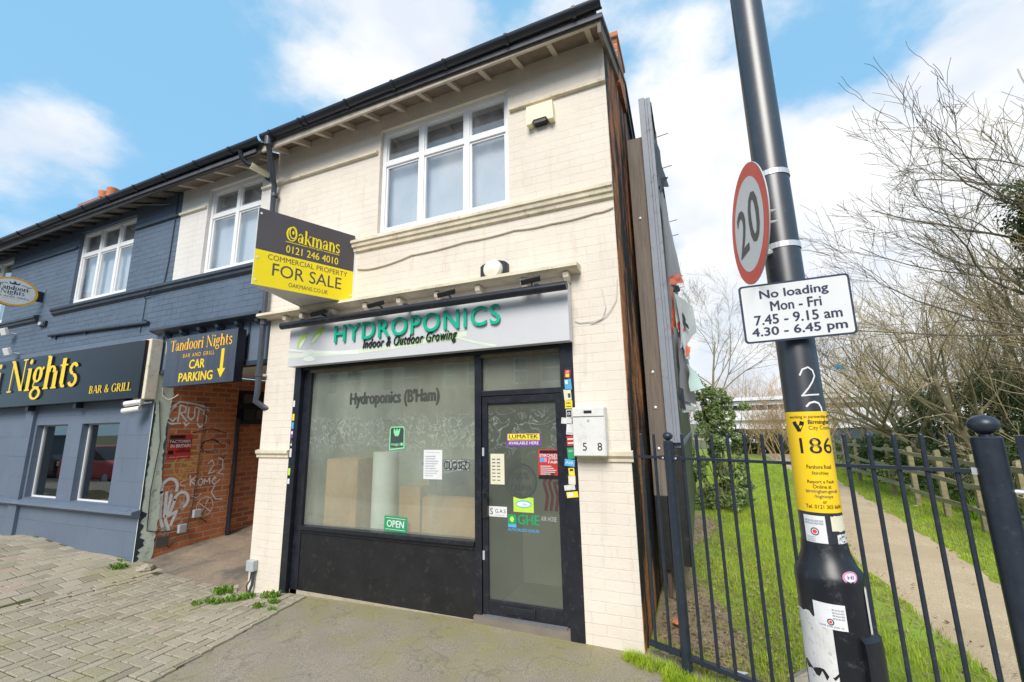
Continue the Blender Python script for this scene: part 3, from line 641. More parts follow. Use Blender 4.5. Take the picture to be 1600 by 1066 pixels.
rf = MB(); slope_slab(rf, -5.27, -.50, -.36, RY, rz(-.36), rz(RY), .05, 'slate'); slope_slab(rf, -5.27, -.50, RY+.001, 3.4, rz(RY), rz(RY)-(3.4-RY)*SL, .05, 'slate'); roof = rf.build('roof', shop)
b = MB(); slope_slab(b, -.558, -.525, -.33, RY, rz(-.33)-.15, rz(RY)-.15, .145, 'eaves_wood'); slope_slab(b, -.558, -.525, RY+.001, 3.35, rz(RY)-.15, rz(RY)-.15-(3.35-RY)*SL, .145, 'slate'); b.build('bargeboard', shop)
b = MB(); slope_slab(b, -5.27, -.57, -.33, .0, rz(-.33)-.03, rz(0)-.03, .028, 'eaves_wood'); b.build('soffit_boards', shop)
F0, F1 = 5.50, 5.575                            # the eaves line falls a little to the left
def fz(x): return F0+(F1-F0)*(x+4.95)/4.4
f = MB(); f.mesh([(x, y, fz(x)+dz) for x in (-5.2, -.56) for y in (-.325, -.295) for dz in (0, .17)], [(0, 1, 3, 2), (4, 6, 7, 5), (0, 4, 5, 1), (2, 3, 7, 6), (0, 2, 6, 4), (1, 5, 7, 3)], 'fascia_cream'); f.build('fascia_board', shop)
x = -5.1
while x < -.6:
    k = MB(); k.mesh([(xx, y, z) for xx in (x, x+.055) for y, z in ((-.294, fz(x)+.015), (-.002, fz(x)+.12), (-.002, fz(x)+.19), (-.294, fz(x)+.10))], [(0, 1, 2, 3), (7, 6, 5, 4), (0, 3, 7, 4), (1, 5, 6, 2), (3, 2, 6, 7), (0, 4, 5, 1)], 'fascia_cream'); k.build('rafter', shop); x += .40
def gutter(parent, x0, x1, zf, y=-.385, r=.062):
    g = MB(); n = 10; k = 14; vs = []
    for i in range(k+1):
        xx = x0+(x1-x0)*i/k
        vs += [(xx, y+r*cos(pi+pi*j/n), zf(xx)+r*sin(pi+pi*j/n)*1.05) for j in range(n+1)]
        vs += [(xx, y+(r-.006)*cos(pi+pi*j/n), zf(xx)+(r-.006)*sin(pi+pi*j/n)*1.05) for j in range(n, -1, -1)]
    c = 2*n+2
    g.mesh(vs, [(i*c+j, i*c+(j+1) % c, (i+1)*c+(j+1) % c, (i+1)*c+j) for i in range(k) for j in range(c)], 'gutter_plastic')
    for xx in (x0, x1): g.lathe((xx-.004, y, zf(xx)), (1, 0, 0), [(0, 0), (r+.004, 0), (r+.004, .01), (0, .01)], 'gutter_plastic', 20)
    o = g.build('gutter', parent, smooth=True)
    q = MB(); q.lathe((0, 0, 0), (1, 0, 0), [(r, 0), (r+.008, 0), (r+.008, .035), (r, .035)], 'gutter_plastic', 14)
    return o
zg = lambda x: fz(x)+.165
gut = gutter(shop, -5.12, -.50, zg)
def clip(parent, x, z, y=-.385, r=.066, wd=.035):
    c = MB(); n = 10; vs = [(x+dx, y+r*cos(pi+pi*j/n), z+r*sin(pi+pi*j/n)*1.06) for dx in (0, wd) for j in range(n+1)]
    vs += [(x+dx, y+(r+.008)*cos(pi+pi*j/n), z+(r+.008)*sin(pi+pi*j/n)*1.06) for dx in (0, wd) for j in range(n+1)]
    a = n+1
    c.mesh(vs, [(2*a+j, 2*a+j+1, 3*a+j+1, 3*a+j) for j in range(n)]+[(j, 2*a+j, 2*a+j+1, j+1) for j in range(n)]+[(a+j, 3*a+j, 3*a+j+1, a+j+1) for j in range(n)], 'gutter_plastic'); return c.build('gutter_bracket', parent)
for x in (-.78, -1.5, -2.25, -2.95, -3.65, -4.33, -4.42, -4.95): clip(gut, x, zg(x))
# mouldings
def moulding(name, parent, x0, x1, prof, m, dirt=None):
    k = MB(); n = len(prof); vs = [(x, -d, z) for x in (x0, x1) for d, z in prof]
    k.mesh(vs, [(i, i+1, n+i+1, n+i) for i in range(n-1)]+[tuple(range(n)), tuple(reversed(range(n, 2*n)))], m); return k.build(name, parent)
moulding('string_course', shop, -5.26, -.56, [(0, 4.035), (.075, 4.02), (.078, 3.985), (.06, 3.97), (.055, 3.935), (.035, 3.92), (.03, 3.885), (0, 3.87)], 'stone_trim')
for x0, x1 in ((-5.26, UW[0]-.03), (UW[1]+.03, -.562)): moulding('upper_band', shop, x0, x1, [(0, 5.215), (.04, 5.205), (.04, 5.175), (0, 5.165)], 'stone_trim')
moulding('pilaster_cap', shop, -5.165, -4.622, [(0, 1.50), (.04, 1.49), (.04, 1.455), (.018, 1.43), (.018, 1.405), (0, 1.40)], 'stone_trim')
moulding('pilaster_cap', shop, -1.038, -.545, [(0, 1.50), (.04, 1.49), (.04, 1.455), (.018, 1.43), (.018, 1.405), (0, 1.40)], 'stone_trim')
moulding('sign_cornice', shop, -5.22, -.92, [(0, 3.25), (.16, 3.235), (.165, 3.20), (.13, 3.185), (.03, 3.175), (0, 3.17)], 'stone_trim')
for x in (-4.75, -4.46, -3.97, -3.45, -2.97, -2.47, -1.97, -1.46, -1.02):
    k = MB(); k.prism(Fr((x, 0, 0), (0, -1, 0), (0, 0, 1)), [(0, 3.168), (.11, 3.168), (.10, 3.12), (.04, 3.085), (0, 3.08)], 0, .055, 'cream_trim'); k.build('cornice_bracket', shop)
# upper window
def upvc_window(parent, x0, x1, z0, z1, cols, transom, y=.07, label=None, sash=True, back='blind', top_dark=True, mat='upvc', fw=.055):
    f = MB(); F = Fr((0, y, 0)); d0, d1 = -.05, .02
    f.fbox(F, x0, x0+fw, z0, z1, d0, d1, mat); f.fbox(F, x1-fw, x1, z0, z1, d0, d1, mat)
    f.fbox(F, x0+fw, x1-fw, z1-fw, z1, d0, d1, mat); f.fbox(F, x0+fw, x1-fw, z0, z0+fw+.02, d0, d1, mat)
    f.fbox(F, x0-.02, x1+.02, z0-.035, z0-.001, d0, d1+.06, mat)
    edges = [x0+fw]+cols+[x1-fw]; tb = transom; hw = .035
    for c in cols: f.fbox(F, c-hw, c+hw, z0+fw+.02, z1-fw, d0, d1-.003, mat)
    fr = f.build('window', parent, bevel=.006)
    for i in range(len(edges)-1):
        a = edges[i]+(hw if i else 0); b = edges[i+1]-(hw if i < len(edges)-2 else 0)
        t = MB(); t.fbox(F, a, b, tb-hw, tb+hw, d0, d1-.006, mat); t.build('transom', fr, bevel=.005)
        for (q0, q1) in ((z0+fw+.02, tb-hw), (tb+hw, z1-fw)):
            k = MB(); e = .022
            for r4 in ((a, a+e, q0, q1), (b-e, b, q0, q1), (a+e, b-e, q0, q0+e), (a+e, b-e, q1-e, q1)): k.fbox(F, *r4, -.03, -.004, mat)
            k.build('bead', fr)
            p = MB(); p.rect(F, a+e, q0+e, b-e, q1-e, 'pane_glass', -.02); p.build('pane', fr)
    bk = MB(); bk.rect(F, x0+.02, z0+.02, x1-.02, tb+.02, back, -.12); bk.rect(F, x0+.02, tb+.02, x1-.02, z1, 'interior_dark', -.45)
    bk.face([F(x0+.02, tb+.02, -.12), F(x1-.02, tb+.02, -.12), F(x1-.02, tb+.02, -.45), F(x0+.02, tb+.02, -.45)], 'interior_dark'); bk.build('blind', fr)
    return fr
upvc_window(shop, *UW, [-2.84, -2.21], 5.035, back='blind')
# shopfront
SFM = 'black_frame'; FY = Fr((0, .02, 0))       # shopfront plane slightly set back
f = MB()
f.fbox(FY, -4.62, -4.515, -.2, 2.58, -.16, .028, SFM); f.fbox(FY, -1.17, -1.045, -.2, 2.58, -.16, .028, SFM)      # outer posts
f.fbox(FY, -4.514, -4.40, -.2, 2.46, -.14, -.03, SFM)
f.fbox(FY, -2.105, -2.03, -.15, 2.46, -.14, -.012, SFM)
f.fbox(FY, -4.514, -1.171, 2.46, 2.60, -.16, .01, SFM)
f.fbox(FY, -4.40, -2.105, .595, .64, -.15, .012, SFM); f.fbox(FY, -4.40, -2.105, .555, .592, -.15, -.02, SFM)
f.fbox(FY, -2.029, -1.171, 2.03, 2.085, -.14, -.015, SFM)
f.build('shopfront_frame', shop, bevel=.005)
k = MB(); k.fbox(FY, -4.40, -2.106, 2.425, 2.459, -.10, -.005, 'brown_rail'); k.fbox(FY, -2.028, -1.172, 2.43, 2.459, -.10, -.006, 'brown_rail'); k.build('head_rail', shop)
k = MB(); k.fbox(FY, -4.39, -2.107, -.25, .553, -.1, -.035, 'black_board'); k.fbox(FY, -4.513, -2.1, -.3, -.06, -.09, -.03, 'stone'); k.build('stall_riser', shop)
gl = MB(); gl.rect(FY, -4.40, .64, -2.105, 2.425, 'shop_glass', -.07); sw = gl.build('shop_window', shop)
GW = Fr((0, .09, 0)); kk = MB()
kk.text(GW, "Hydroponics (B'Ham)", -3.80, 1.965, -2.555, 2.16, 'faded_dark', .003, bold=.05); kk.build('window_lettering', sw)
gl = MB(); gl.rect(FY, -2.03, 2.085, -1.17, 2.43, 'shop_glass', -.07); gl.build('fanlight', shop)
d = MB()
DY = Fr((0, .045, 0))
d.fbox(DY, -2.025, -1.965, .01, 2.025, -.05, .0, SFM); d.fbox(DY, -1.245, -1.172, .01, 2.025, -.05, .0, SFM)
d.fbox(DY, -1.965, -1.245, 1.955, 2.025, -.05, .0, SFM); d.fbox(DY, -1.965, -1.245, .01, .135, -.05, .0, SFM)
door = d.build('door', shop, bevel=.004)
k = MB(); k.rect(DY, -1.966, .134, -1.244, 1.956, 'door_glass', -.025); k.build('door_glass', door)
k = MB(); k.fbox(DY, -1.78, -1.5, .035, .105, .0, .012, 'black_plastic'); k.fbox(DY, -1.765, -1.515, .05, .09, .0125, .018, 'black_frame'); k.build('letter_plate', door, bevel=.003)
k = MB(); k.fbox(DY, -2.015, -1.965, .86, 1.13, .001, .02, 'black_plastic'); k.tube([DY(-1.985, 1.10, .02), DY(-1.985, 1.10, .07), DY(-1.93, 1.10, .07), DY(-1.93, 1.06, .07)], .011, 'black_plastic', 8); k.build('handle', door)
for z in (.52, 1.48):
    k = MB(); k.fbox(DY, -2.02, -2.0, z-.04, z+.04, .001, .010, 'grey_plastic'); k.build('hinge_plate', door)
k = MB(); k.box(-2.10, -1.17, -.005, .10, -.3, .0, 'interior_floor'); k.box(-1.99, -1.2, -.008, .05, .001, .010, 'cable_grey'); k.build('door_step', shop)
k = MB(); k.box(-4.6, -1.1, .125, 2.6, -.06, -.04, 'interior_floor'); k.box(-4.85, -1.0, 1.1, 1.14, -.04, 2.7, 'interior_wall'); k.box(-4.85, -4.62, .26, 2.3, -.04, 2.7, 'interior_wall')
k.box(-1.0, -.82, .26, 2.3, -.04, 2.7, 'interior_wall'); k.box(-4.85, -.82, .26, 2.3, 2.7, 2.74, 'interior_wall'); k.box(-2.08, -2.03, .2, 2.29, -.039, 2.69, 'interior_dark'); k.build('interior', shop)
# gable chimney
c = MB(); c.box(-1.1, -.515, .9, 1.5, 5.9, 6.55, 'orange_brick'); c.box(-1.13, -.50, .87, 1.53, 6.551, 6.62, 'orange_brick')
ch = c.build('chimney', roof)
for x in (-.95,):
    k = MB(); k.lathe((x, 1.25, 6.62), (0, 0, 1), [(.0, 0), (.10, 0), (.09, .12), (.10, .13), (.10, .16), (.07, .16), (.07, .05)], 'terracotta', 16); k.build('chimney_pot', ch, smooth=True)
# downpipe with swan neck, between shop and the white upper wall
k = MB(); pts = [(-5.0, -.385, 5.60), (-5.0, -.385, 5.52), (-5.06, -.3, 5.42), (-5.2, -.12, 5.2), (-5.22, -.075, 5.12), (-5.21, -.07, 4.4), (-5.19, -.07, 2.95), (-5.185, -.07, 2.2), (-5.19, -.08, 2.1), (-5.12, .0, 2.02), (-5.0, .06, 2.0)]
k.tube(pts, .036, 'drainpipe_plastic', 12); k.lathe((-5.0, -.385, 5.5), (0, 0, 1), [(.04, 0), (.046, 0), (.05, .12), (.0, .12)], 'drainpipe_plastic', 14)
for z in (4.95, 3.1, 2.42): k.lathe((-5.205+.02*(z < 3.5), -.07, z), (0, 0, 1), [(.037, 0), (.045, 0), (.045, .05), (.037, .05)], 'drainpipe_plastic', 14)
k.box(-5.27, -5.12, -.05, -.02, 2.42, 2.45, 'strap_steel'); k.build('downpipe', shop, smooth=True)
# ================================================================== RESTAURANT
rest = thing('restaurant_building', 'dark blue painted terrace with a black fascia and a passage under its white end', 'building', (-9.5, 0, 0))
W1, W2, W3 = (-10.47, -8.69, 4.07, 5.48), (-6.77, -5.57, 4.065, 5.47), (-15.0, -13.05, 4.02, 5.45)
LW = [(-10.80, -9.78, .69, 1.90), (-9.34, -8.28, .69, 1.90), (-13.4, -12.3, .70, 1.88)]
def rm(a, b):
    if b > 4.04 and a > -7.44: return 'white_brick'
    return 'blue_brick' if b > 3.25 else 'blue_block'
w = MB(); grid_wall(w, FAC, -17, -5.272, -.3, 5.72, [W1, W2, W3, *LW, (-7.477, -5, -1, 3.25), (-7.44, -7.44, 0, 9), (-18, -17.5, 3.25, 3.25), (-18, -17.5, 4.04, 4.04)], .24, rm); w.build('front_wall', rest)
k = MB(); k.fbox(FAC, -7.476, -5.146, 2.66, 3.21, -.12, -.03, 'blue_paint'); k.fbox(FAC, -7.476, -5.146, 2.60, 2.659, -.15, -.01, 'blue_trim'); k.fbox(FAC, -5.6, -5.56, 2.7, 3.2, -.03, -.018, 'blue_trim'); k.fbox(FAC, -6.6, -6.56, 2.7, 3.2, -.03, -.018, 'blue_trim'); k.build('passage_beam', rest)
moulding('passage_cornice', rest, -7.62, -5.23, [(0, 3.31), (.12, 3.29), (.13, 3.255), (.08, 3.235), (.02, 3.215), (0, 3.212)], 'blue_trim')
for i in range(6):
    k = MB(); x = -7.3+i*.4; k.prism(Fr((x, 0, 0), (0, -1, 0), (0, 0, 1)), [(-.03, 3.21), (.085, 3.21), (.07, 3.17), (.03, 3.14), (-.03, 3.13)], 0, .06, 'blue_trim'); k.build('cornice_bracket', rest)
moulding('string_course', rest, -10.95, -5.30, [(0, 4.06), (.07, 4.04), (.075, 3.995), (.05, 3.975), (.045, 3.94), (.02, 3.92), (0, 3.90)], 'blue_trim')
moulding('string_course', rest, -17, -11.5, [(0, 4.0), (.07, 3.98), (.075, 3.935), (.05, 3.915), (.045, 3.88), (.02, 3.86), (0, 3.84)], 'blue_trim')
for a, b2, m in ((W1[1]+.02, -7.45, 'blue_trim'), (W3[1]+.02, W1[0]-.02, 'blue_trim'), (-7.44, W2[0]-.02, 'cream_trim'), (W2[1]+.02, -5.28, 'cream_trim')): moulding('upper_band', rest, a, b2, [(0, 5.215), (.035, 5.205), (.035, 5.175), (0, 5.165)], m)
upvc_window(rest, *W1, [-9.86, -9.27], 5.03, back='net_curtain'); upvc_window(rest, *W2, [-6.15], 5.03, back='blind'); upvc_window(rest, *W3, [-14.4, -13.75], 5.0, back='net_curtain')
rr = MB(); slope_slab(rr, -17, -5.28, -.36, RY, rz(-.36)-.1, rz(RY)-.1, .05, 'slate'); slope_slab(rr, -17, -5.28, RY+.001, 3.4, rz(RY)-.1, rz(RY)-.1-(3.4-RY)*SL, .05, 'slate'); rroof = rr.build('roof', rest)
def fz2(x): return 5.49-(-5.0-x)*.011
f = MB(); f.mesh([(x, y, fz2(x)+dz) for x in (-17, -5.205) for y in (-.325, -.295) for dz in (0, .17)], [(0, 1, 3, 2), (4, 6, 7, 5), (0, 4, 5, 1), (2, 3, 7, 6), (0, 2, 6, 4), (1, 5, 7, 3)], 'fascia_dark'); f.build('fascia_board', rest)
k = MB(); slope_slab(k, -17, -5.28, -.33, .0, rz(-.33)-.13, rz(0)-.13, .026, 'eaves_wood'); k.build('soffit_boards', rest)
x = -5.45
while x > -16:
    k = MB(); k.mesh([(xx, y, z) for xx in (x, x+.055) for y, z in ((-.294, fz2(x)+.015), (-.002, fz2(x)+.11), (-.002, fz2(x)+.16), (-.294, fz2(x)+.08))], [(0, 1, 2, 3), (7, 6, 5, 4), (0, 3, 7, 4), (1, 5, 6, 2), (3, 2, 6, 7), (0, 4, 5, 1)], 'fascia_cream' if x > -7.4 else 'fascia_dark'); k.build('rafter', rest); x -= .42
g2 = gutter(rest, -17, -5.16, lambda x: fz2(x)+.165)
for i in range(15): clip(g2, -5.75-i*.75, fz2(-5.75-i*.75)+.165)
k = MB(); k.box(-13.9, -13.0, 1.2, 1.8, 5.9, 7.35, 'red_brick'); k.box(-13.95, -12.95, 1.15, 1.85, 7.351, 7.43, 'red_brick'); ch = k.build('chimney', rroof)
for x in (-13.62, -13.25):
    k = MB(); k.lathe((x, 1.5, 7.43), (0, 0, 1), [(0, 0), (.15, 0), (.14, .08), (.115, .36), (.13, .39), (.13, .44), (.08, .44), (.08, .2)], 'terracotta', 16); k.build('chimney_pot', ch, smooth=True)
for i, h in enumerate(LW):
    f = MB(); F = Fr((0, .09, 0)); e = .022
    for r4 in ((h[0], h[0]+e, h[2], h[3]), (h[1]-e, h[1], h[2], h[3]), (h[0]+e, h[1]-e, h[2], h[2]+e), (h[0]+e, h[1]-e, h[3]-e, h[3])): f.fbox(F, *r4, -.05, 0, 'grey_plastic' if r4[2] > h[2]+.5 or r4[0] > h[0]+.5 else 'upvc')
    fr = f.build('window', rest); p = MB(); p.rect(F, h[0]+e, h[2]+e, h[1]-e, h[3]-e, 'dark_glass', -.02); p.build('pane', fr)
k = MB(); k.box(-16.5, -7.7, 1.6, 1.64, -.05, 2.6, 'interior_dark'); k.box(-16.5, -7.7, .245, 1.6, -.05, -.01, 'interior_dark'); k.box(-16.5, -7.7, .245, 1.6, 2.6, 2.64, 'interior_dark'); k.build('interior', rest)
moulding('window_sill', rest, -17, -7.44, [(0, .655), (.11, .64), (.115, .60), (.05, .575), (.03, .55), (0, .545)], 'blue_paint')
k = MB(); k.fbox(FAC, -11.15, -10.86, -.2, 2.25, .001, .05, 'blue_block'); k.build('pilaster', rest)
k = MB(); k.box(-7.72, -7.44, -.16, -.001, 2.22, 3.12, 'cream_trim'); k.build('fascia_console', rest, bevel=.01)
# passage
PW = Fr((-7.477, 0, 0), (0, 1, 0), (0, 0, 1))   # passage wall, facing +x
w = MB(); w.fbox(PW, .241, 1.30, -.3, 2.66, -.2, 0, 'orange_brick'); w.fbox(PW, 1.301, 9, -.3, 2.66, -.2, -.07, 'orange_brick'); w.box(-7.6, -5.14, 8.9, 9.0, -.3, 2.66, 'orange_brick'); w.build('passage_wall', rest)
rg2 = random.Random(8); kp = MB()
top = [(0.0, 2.6)]; zz = 2.6
edge = []
while zz > -.12: edge.append((.225+.025*sin(zz*3)+rg2.uniform(-.012, .018), zz)); zz -= .05
kp.prism(PW, [(0, -.15)]+[(a, b2) for a, b2 in reversed(edge)]+[(0, 2.6)], .001, .012, 'peeling_green'); kp.build('plaster_strip', rest)
k = MB(); edge = []; zz = 2.15
while zz > -.12: edge.append((.012+.012*abs(sin(zz*6))+rg2.uniform(0, .02)+(rg2.uniform(0, .09) if zz < .6 else 0), zz)); zz -= .04
k.prism(PW, [(0, -.12)]+[(a, b2) for a, b2 in reversed(edge)]+[(0, 2.2)], .0125, .015, 'blue_trim'); k.build('paint_edge', rest)
k = MB(); k.box(-7.477, -5.14, .12, 8.9, 2.661, 2.70, 'board_pinkgrey'); k.build('passage_ceiling', rest)
k = MB(); k.tube([PW(1.33, 1.95, .02), PW(1.34, 1.2, .025), PW(1.33, .0, .03)], .03, 'gutter_plastic', 8); k.build('drainpipe', rest, smooth=True)
gr = MB()
def arc(cx, cy, rx, ry, a0, a1, n=9): return [(cx+rx*cos(R(a0+(a1-a0)*i/n)), cy+ry*sin(R(a0+(a1-a0)*i/n))) for i in range(n+1)]
# a bubble-letter tag, brushed white
for q in ([(.31, 2.14), (.24, 2.06), (.22, 1.95), (.29, 1.90), (.33, 1.95)], [(.36, 1.90), (.37, 2.15), (.46, 2.12), (.45, 2.04), (.38, 2.03), (.49, 1.90)], [(.50, 2.12), (.50, 1.97), (.55, 1.92), (.60, 1.98), (.59, 2.11)], [(.60, 2.13), (.72, 2.08)], [(.66, 2.10), (.65, 1.90)], [(.82, 2.07), (.76, 2.10), (.73, 2.03), (.79, 1.98), (.79, 1.88), (.70, 1.80), (.66, 1.86)],
          [(.20, 1.90), (.27, 1.86), (.40, 1.87)], [(.45, 1.88), (.49, 1.83), (.53, 1.88)], [(.22, 2.1), (.36, 2.2), (.62, 2.17), (.8, 2.12)]): gr.ribbon(PW, q, .024, 'chalk', .002)
gr.build('graffiti', rest); gr = MB()
for q in ([(.64, 1.06), (.66, .90)], [(.74, 1.05), (.66, .97), (.75, .89)], arc(.81, .94, .04, .05, 0, 360), [(.87, .90), (.87, .98), (.91, .93), (.95, .99), (.96, .90)], [(1.0, .95), (1.06, .97), (1.03, 1.0), (.99, .93), (1.03, .88), (1.09, .91), (1.12, .95)], [(.90, 1.22), (.96, 1.27), (1.0, 1.2), (.92, 1.06), (1.02, 1.08)], [(1.06, 1.30), (1.14, 1.26), (1.15, 1.12), (1.08, 1.05), (1.18, 1.02)], [(1.05, .86), (1.0, .76), (1.08, .64), (1.2, .62)]): gr.ribbon(PW, q, .016, 'chalk', .0021)
gr.build('graffiti', rest); gr = MB()
for q in (arc(.62, 1.22, .24, .22, 20, 330, 16), arc(.60, 1.24, .12, .11, 0, 300, 10), [(.5, 1.05), (.7, 1.38)], [(.46, 1.28), (.82, 1.16)]): gr.ribbon(PW, q, .020, 'sticker_yellow_faded', .0019)
gr.build('graffiti', rest); gr = MB()
for q in (arc(.36, .9, .11, .14, 200, -20), [(.26, .86), (.28, .5), (.33, .36)], [(.33, .85), (.34, .5)], [(.40, .80), (.36, .45), (.42, .30)], [(.46, .72), (.40, .5), (.5, .55), (.44, .36)], arc(.55, .70, .10, .12, 170, -60)): gr.ribbon(PW, q, .042, 'chalk', .0022)
gr.build('graffiti', rest); gr = MB()
for q in (arc(.92, .55, .13, .15, 0, 350, 14), [(.82, .62), (1.02, .46)], [(.86, .43), (.98, .68)], arc(.62, .95, .12, .05, 0, 250), [(.70, .74), (.78, .70), (.84, .76)]): gr.ribbon(PW, q, .010, 'chalk', .0023)
gr.build('graffiti', rest); gr = MB()
for q in ([(.75, 1.55), (.95, 1.62), (1.1, 1.5)], arc(.9, 1.5, .14, .1, 30, 320), [(.6, 1.72), (.9, 1.78), (1.15, 1.7)]): gr.ribbon(PW, q, .012, 'letter_black', .0018)
def scrib(cx, cy, rx, ry, n, wd, m, seed, turns=2.5):
    q = random.Random(seed); pts = []
    for i in range(n):
        a = i/n*turns*2*pi; rr = .6+.4*q.random(); pts.append((cx+rx*rr*cos(a), cy+ry*rr*sin(a*1.13+q.random()*.3)))
    gr.ribbon(PW, pts, wd, m, .003)
gr.build('graffiti', rest); gr = MB(); qg = random.Random(4)
for i in range(26):                              # overspray and half-cleaned scribble low on the wall
    cx, cy = qg.uniform(.26, .62), qg.uniform(.22, .95); gr.ribbon(PW, [(cx+qg.uniform(-.05, .05), cy+qg.uniform(-.06, .06)) for _ in range(4)], qg.uniform(.006, .02), 'chalk_thin', .0012+i*.00002)
gr.build('graffiti', rest); gr = MB()
for i in range(14):
    cx, cy = qg.uniform(.7, 1.2), qg.uniform(.3, 1.8); gr.ribbon(PW, [(cx+qg.uniform(-.07, .07), cy+qg.uniform(-.05, .05)) for _ in range(4)], qg.uniform(.005, .012), 'chalk_thin' if i % 3 else 'letter_black', .0012+i*.00002)
gr.build('graffiti', rest)
# flue pipe elbow through the wall
k = MB(); k.tube([(-5.55, -.385, 5.58), (-5.56, -.36, 5.5), (-5.52, -.3, 5.42), (-5.46, -.25, 5.40)], .034, 'gutter_plastic', 10); k.tube([(-5.48, -.27, 5.40), (-5.40, .0, 5.36)], .05, 'cream_plastic', 14); k.lathe((-5.40, -.01, 5.362), (0, -1, 0), [(.05, 0), (.085, 0), (.085, .03), (.05, .03)], 'gutter_plastic', 18); k.build('flue_pipe', rest, smooth=True)
# ================================================================== SIGNS ON THE STREET FRONT
S = thing('shop_sign', 'silver fascia sign reading HYDROPONICS in raised teal letters under a black lamp tube', 'sign', (-2.8, -.1, 2.5))
k = MB(); k.fbox(FAC, -4.60, -1.025, 2.492, 3.06, .032, .14, 'sign_silver'); k.build('sign_panel', S, bevel=.004)
SG = Fr((0, -.1405, 0)); k = MB()
def band(mb, F, tops, bots, m, w):
    for (a, b), (c, d), (e, f), (g_, h) in zip(tops, tops[1:], bots, bots[1:]): mb.poly(F, [(e, f), (g_, h), (c, d), (a, b)], m, w)
xs = [-4.6+i*.1 for i in range(30)]
band(k, SG, [(x, 2.66-.05*sin((x+4.6)*1.3)+.02*(x+4.6)*.5) for x in xs[:26]], [(x, 2.60-.045*sin((x+4.6)*1.25)+.025*(x+4.6)*.6) for x in xs[:26]], 'sign_swirl', .0006)
band(k, SG, [(x, 2.72-.16*(x+4.6)*(1-.35*(x+4.6))) for x in xs[:12]], [(x, 2.70-.20*(x+4.6)*(1-.35*(x+4.6))) for x in xs[:12]], 'leaf_pale', .0012)
band(k, SG, [(-2.4+i*.08, 2.72-.035*i+.0012*i*i) for i in range(9)], [(-2.42+i*.08, 2.705-.035*i+.0011*i*i) for i in range(9)], 'sign_swirl', .0016)
k.build('swirl_print', S)
def leaf(mb, F, x0, y0, x1, y1, wd, m, w, bend=.15):
    n = 8; L = []; Rr = []; dx, dy = x1-x0, y1-y0
    for i in range(n+1):
        t = i/n; h = wd*sin(pi*t)**.8; cx, cy = x0+dx*t-dy*bend*sin(pi*t)*.3, y0+dy*t+dx*bend*sin(pi*t)*.3; l = math.hypot(dx, dy)
        L.append((cx-dy/l*h, cy+dx/l*h)); Rr.append((cx+dy/l*h, cy-dx/l*h))
    band(mb, F, L, Rr, m, w)
k = MB(); leaf(k, SG, -4.45, 2.69, -4.31, 2.90, .05, 'leaf_lime', .002); leaf(k, SG, -4.24, 2.74, -4.03, 2.945, .045, 'leaf_lime', .002)
leaf(k, SG, -4.43, 2.70, -4.33, 2.83, .025, 'leaf_pale', .0025); leaf(k, SG, -4.23, 2.75, -4.10, 2.86, .02, 'leaf_pale', .0025)
leaf(k, SG, -4.42, 2.60, -4.16, 2.66, .035, 'leaf_pale', .0022); leaf(k, SG, -4.35, 2.57, -4.15, 2.55, .035, 'leaf_pale', .0023); k.build('leaf_print', S)
k = MB(); h0, h1 = on_y(520, 535, -.18), on_y(780, 475, -.18); k.text(SG, 'HYDROPONICS', h0.x, h0.z-.005, h1.x, h1.z+.01, 'letter_teal', .008, .020, bold=.010, space=1.14); k.build('raised_letters', S)
k = MB(); k.text(SG, 'Indoor & Outdoor Growing', -3.43, 2.585, -2.21, 2.725, 'letter_black', .004, .012, bold=.0, shear=.32, space=1.1); k.text(SG, 'Outdoor Growing', -2.97, 2.577, -2.203, 2.714, 'letter_green_edge', .002, 0, shear=.32, space=1.1); k.build('strapline', S)
k = MB(); k.tube([(-4.62, -.25, 2.985), (-1.0, -.25, 2.985)], .042, 'black_frame', 16)
for x in (-4.3, -2.8, -1.3): k.box(x-.02, x+.02, -.25, -.02, 3.02, 3.045, 'black_frame')
k.build('lamp_tube', S, smooth=True)
for x in (-4.05, -3.2, -2.29, -1.36):
    k = MB(); k.tube([(x-.05, -.06, 3.1), (x, -.2, 3.09), (x+.02, -.24, 3.11)], .012, 'black_plastic', 6); k.fbox(Fr((x, -.24, 3.09), (1, .15, .15), (0, -.5, .8)), -.09, .10, -.025, .025, -.02, .03, 'black_plastic'); k.build('spotlight', S, bevel=.004)
# for sale board: two panels meeting at a point away from the wall
ap, wr, wl = V((-4.165, -1.02, 0)), V((-3.75, -.02, 0)), V((-4.5, -.02, 0))
B0, B1 = 3.235, 4.10
S = thing('for_sale_board', 'V-shaped brown and yellow FOR SALE board fixed to the cream wall above the passage side', 'sign', (-4.1, 0, B0))
BF = Fr((ap.x, ap.y, B0), wr-ap, (0, 0, 1)); BW = (wr-ap).length; BH = B1-B0
k = MB(); k.fbox(BF, 0, BW, .0, BH, -.012, 0, 'board_white')
k.rect(BF, .005, 0, BW, .455*BH, 'board_yellow', .0012); k.rect(BF, .005, .455*BH, BW, BH, 'board_brown', .0012)
k.fbox(BF, BW, BW+.03, -.005, BH-.17, -.03, .004, 'board_white'); pnl = k.build('front_panel', S)
k = MB(); u = lambda f: f*BW
k.serif(BF, 'Oakmans', u(.27), .665*BH, u(.83), .86*BH, 'board_yellow', .002)
k.ring(BF, u(.335), .785*BH, .042, .075, .012, 'board_yellow', .006); k.disc(BF, u(.335), .785*BH, .012, .022, 'board_yellow', .006)
k.rect(BF, u(.27), .643*BH, u(.49), .650*BH, 'board_yellow', .002); k.rect(BF, u(.66), .643*BH, u(.83), .650*BH, 'board_yellow', .002); k.text(BF, 'estate agents', u(.50), .632*BH, u(.65), .662*BH, 'board_yellow', .002)
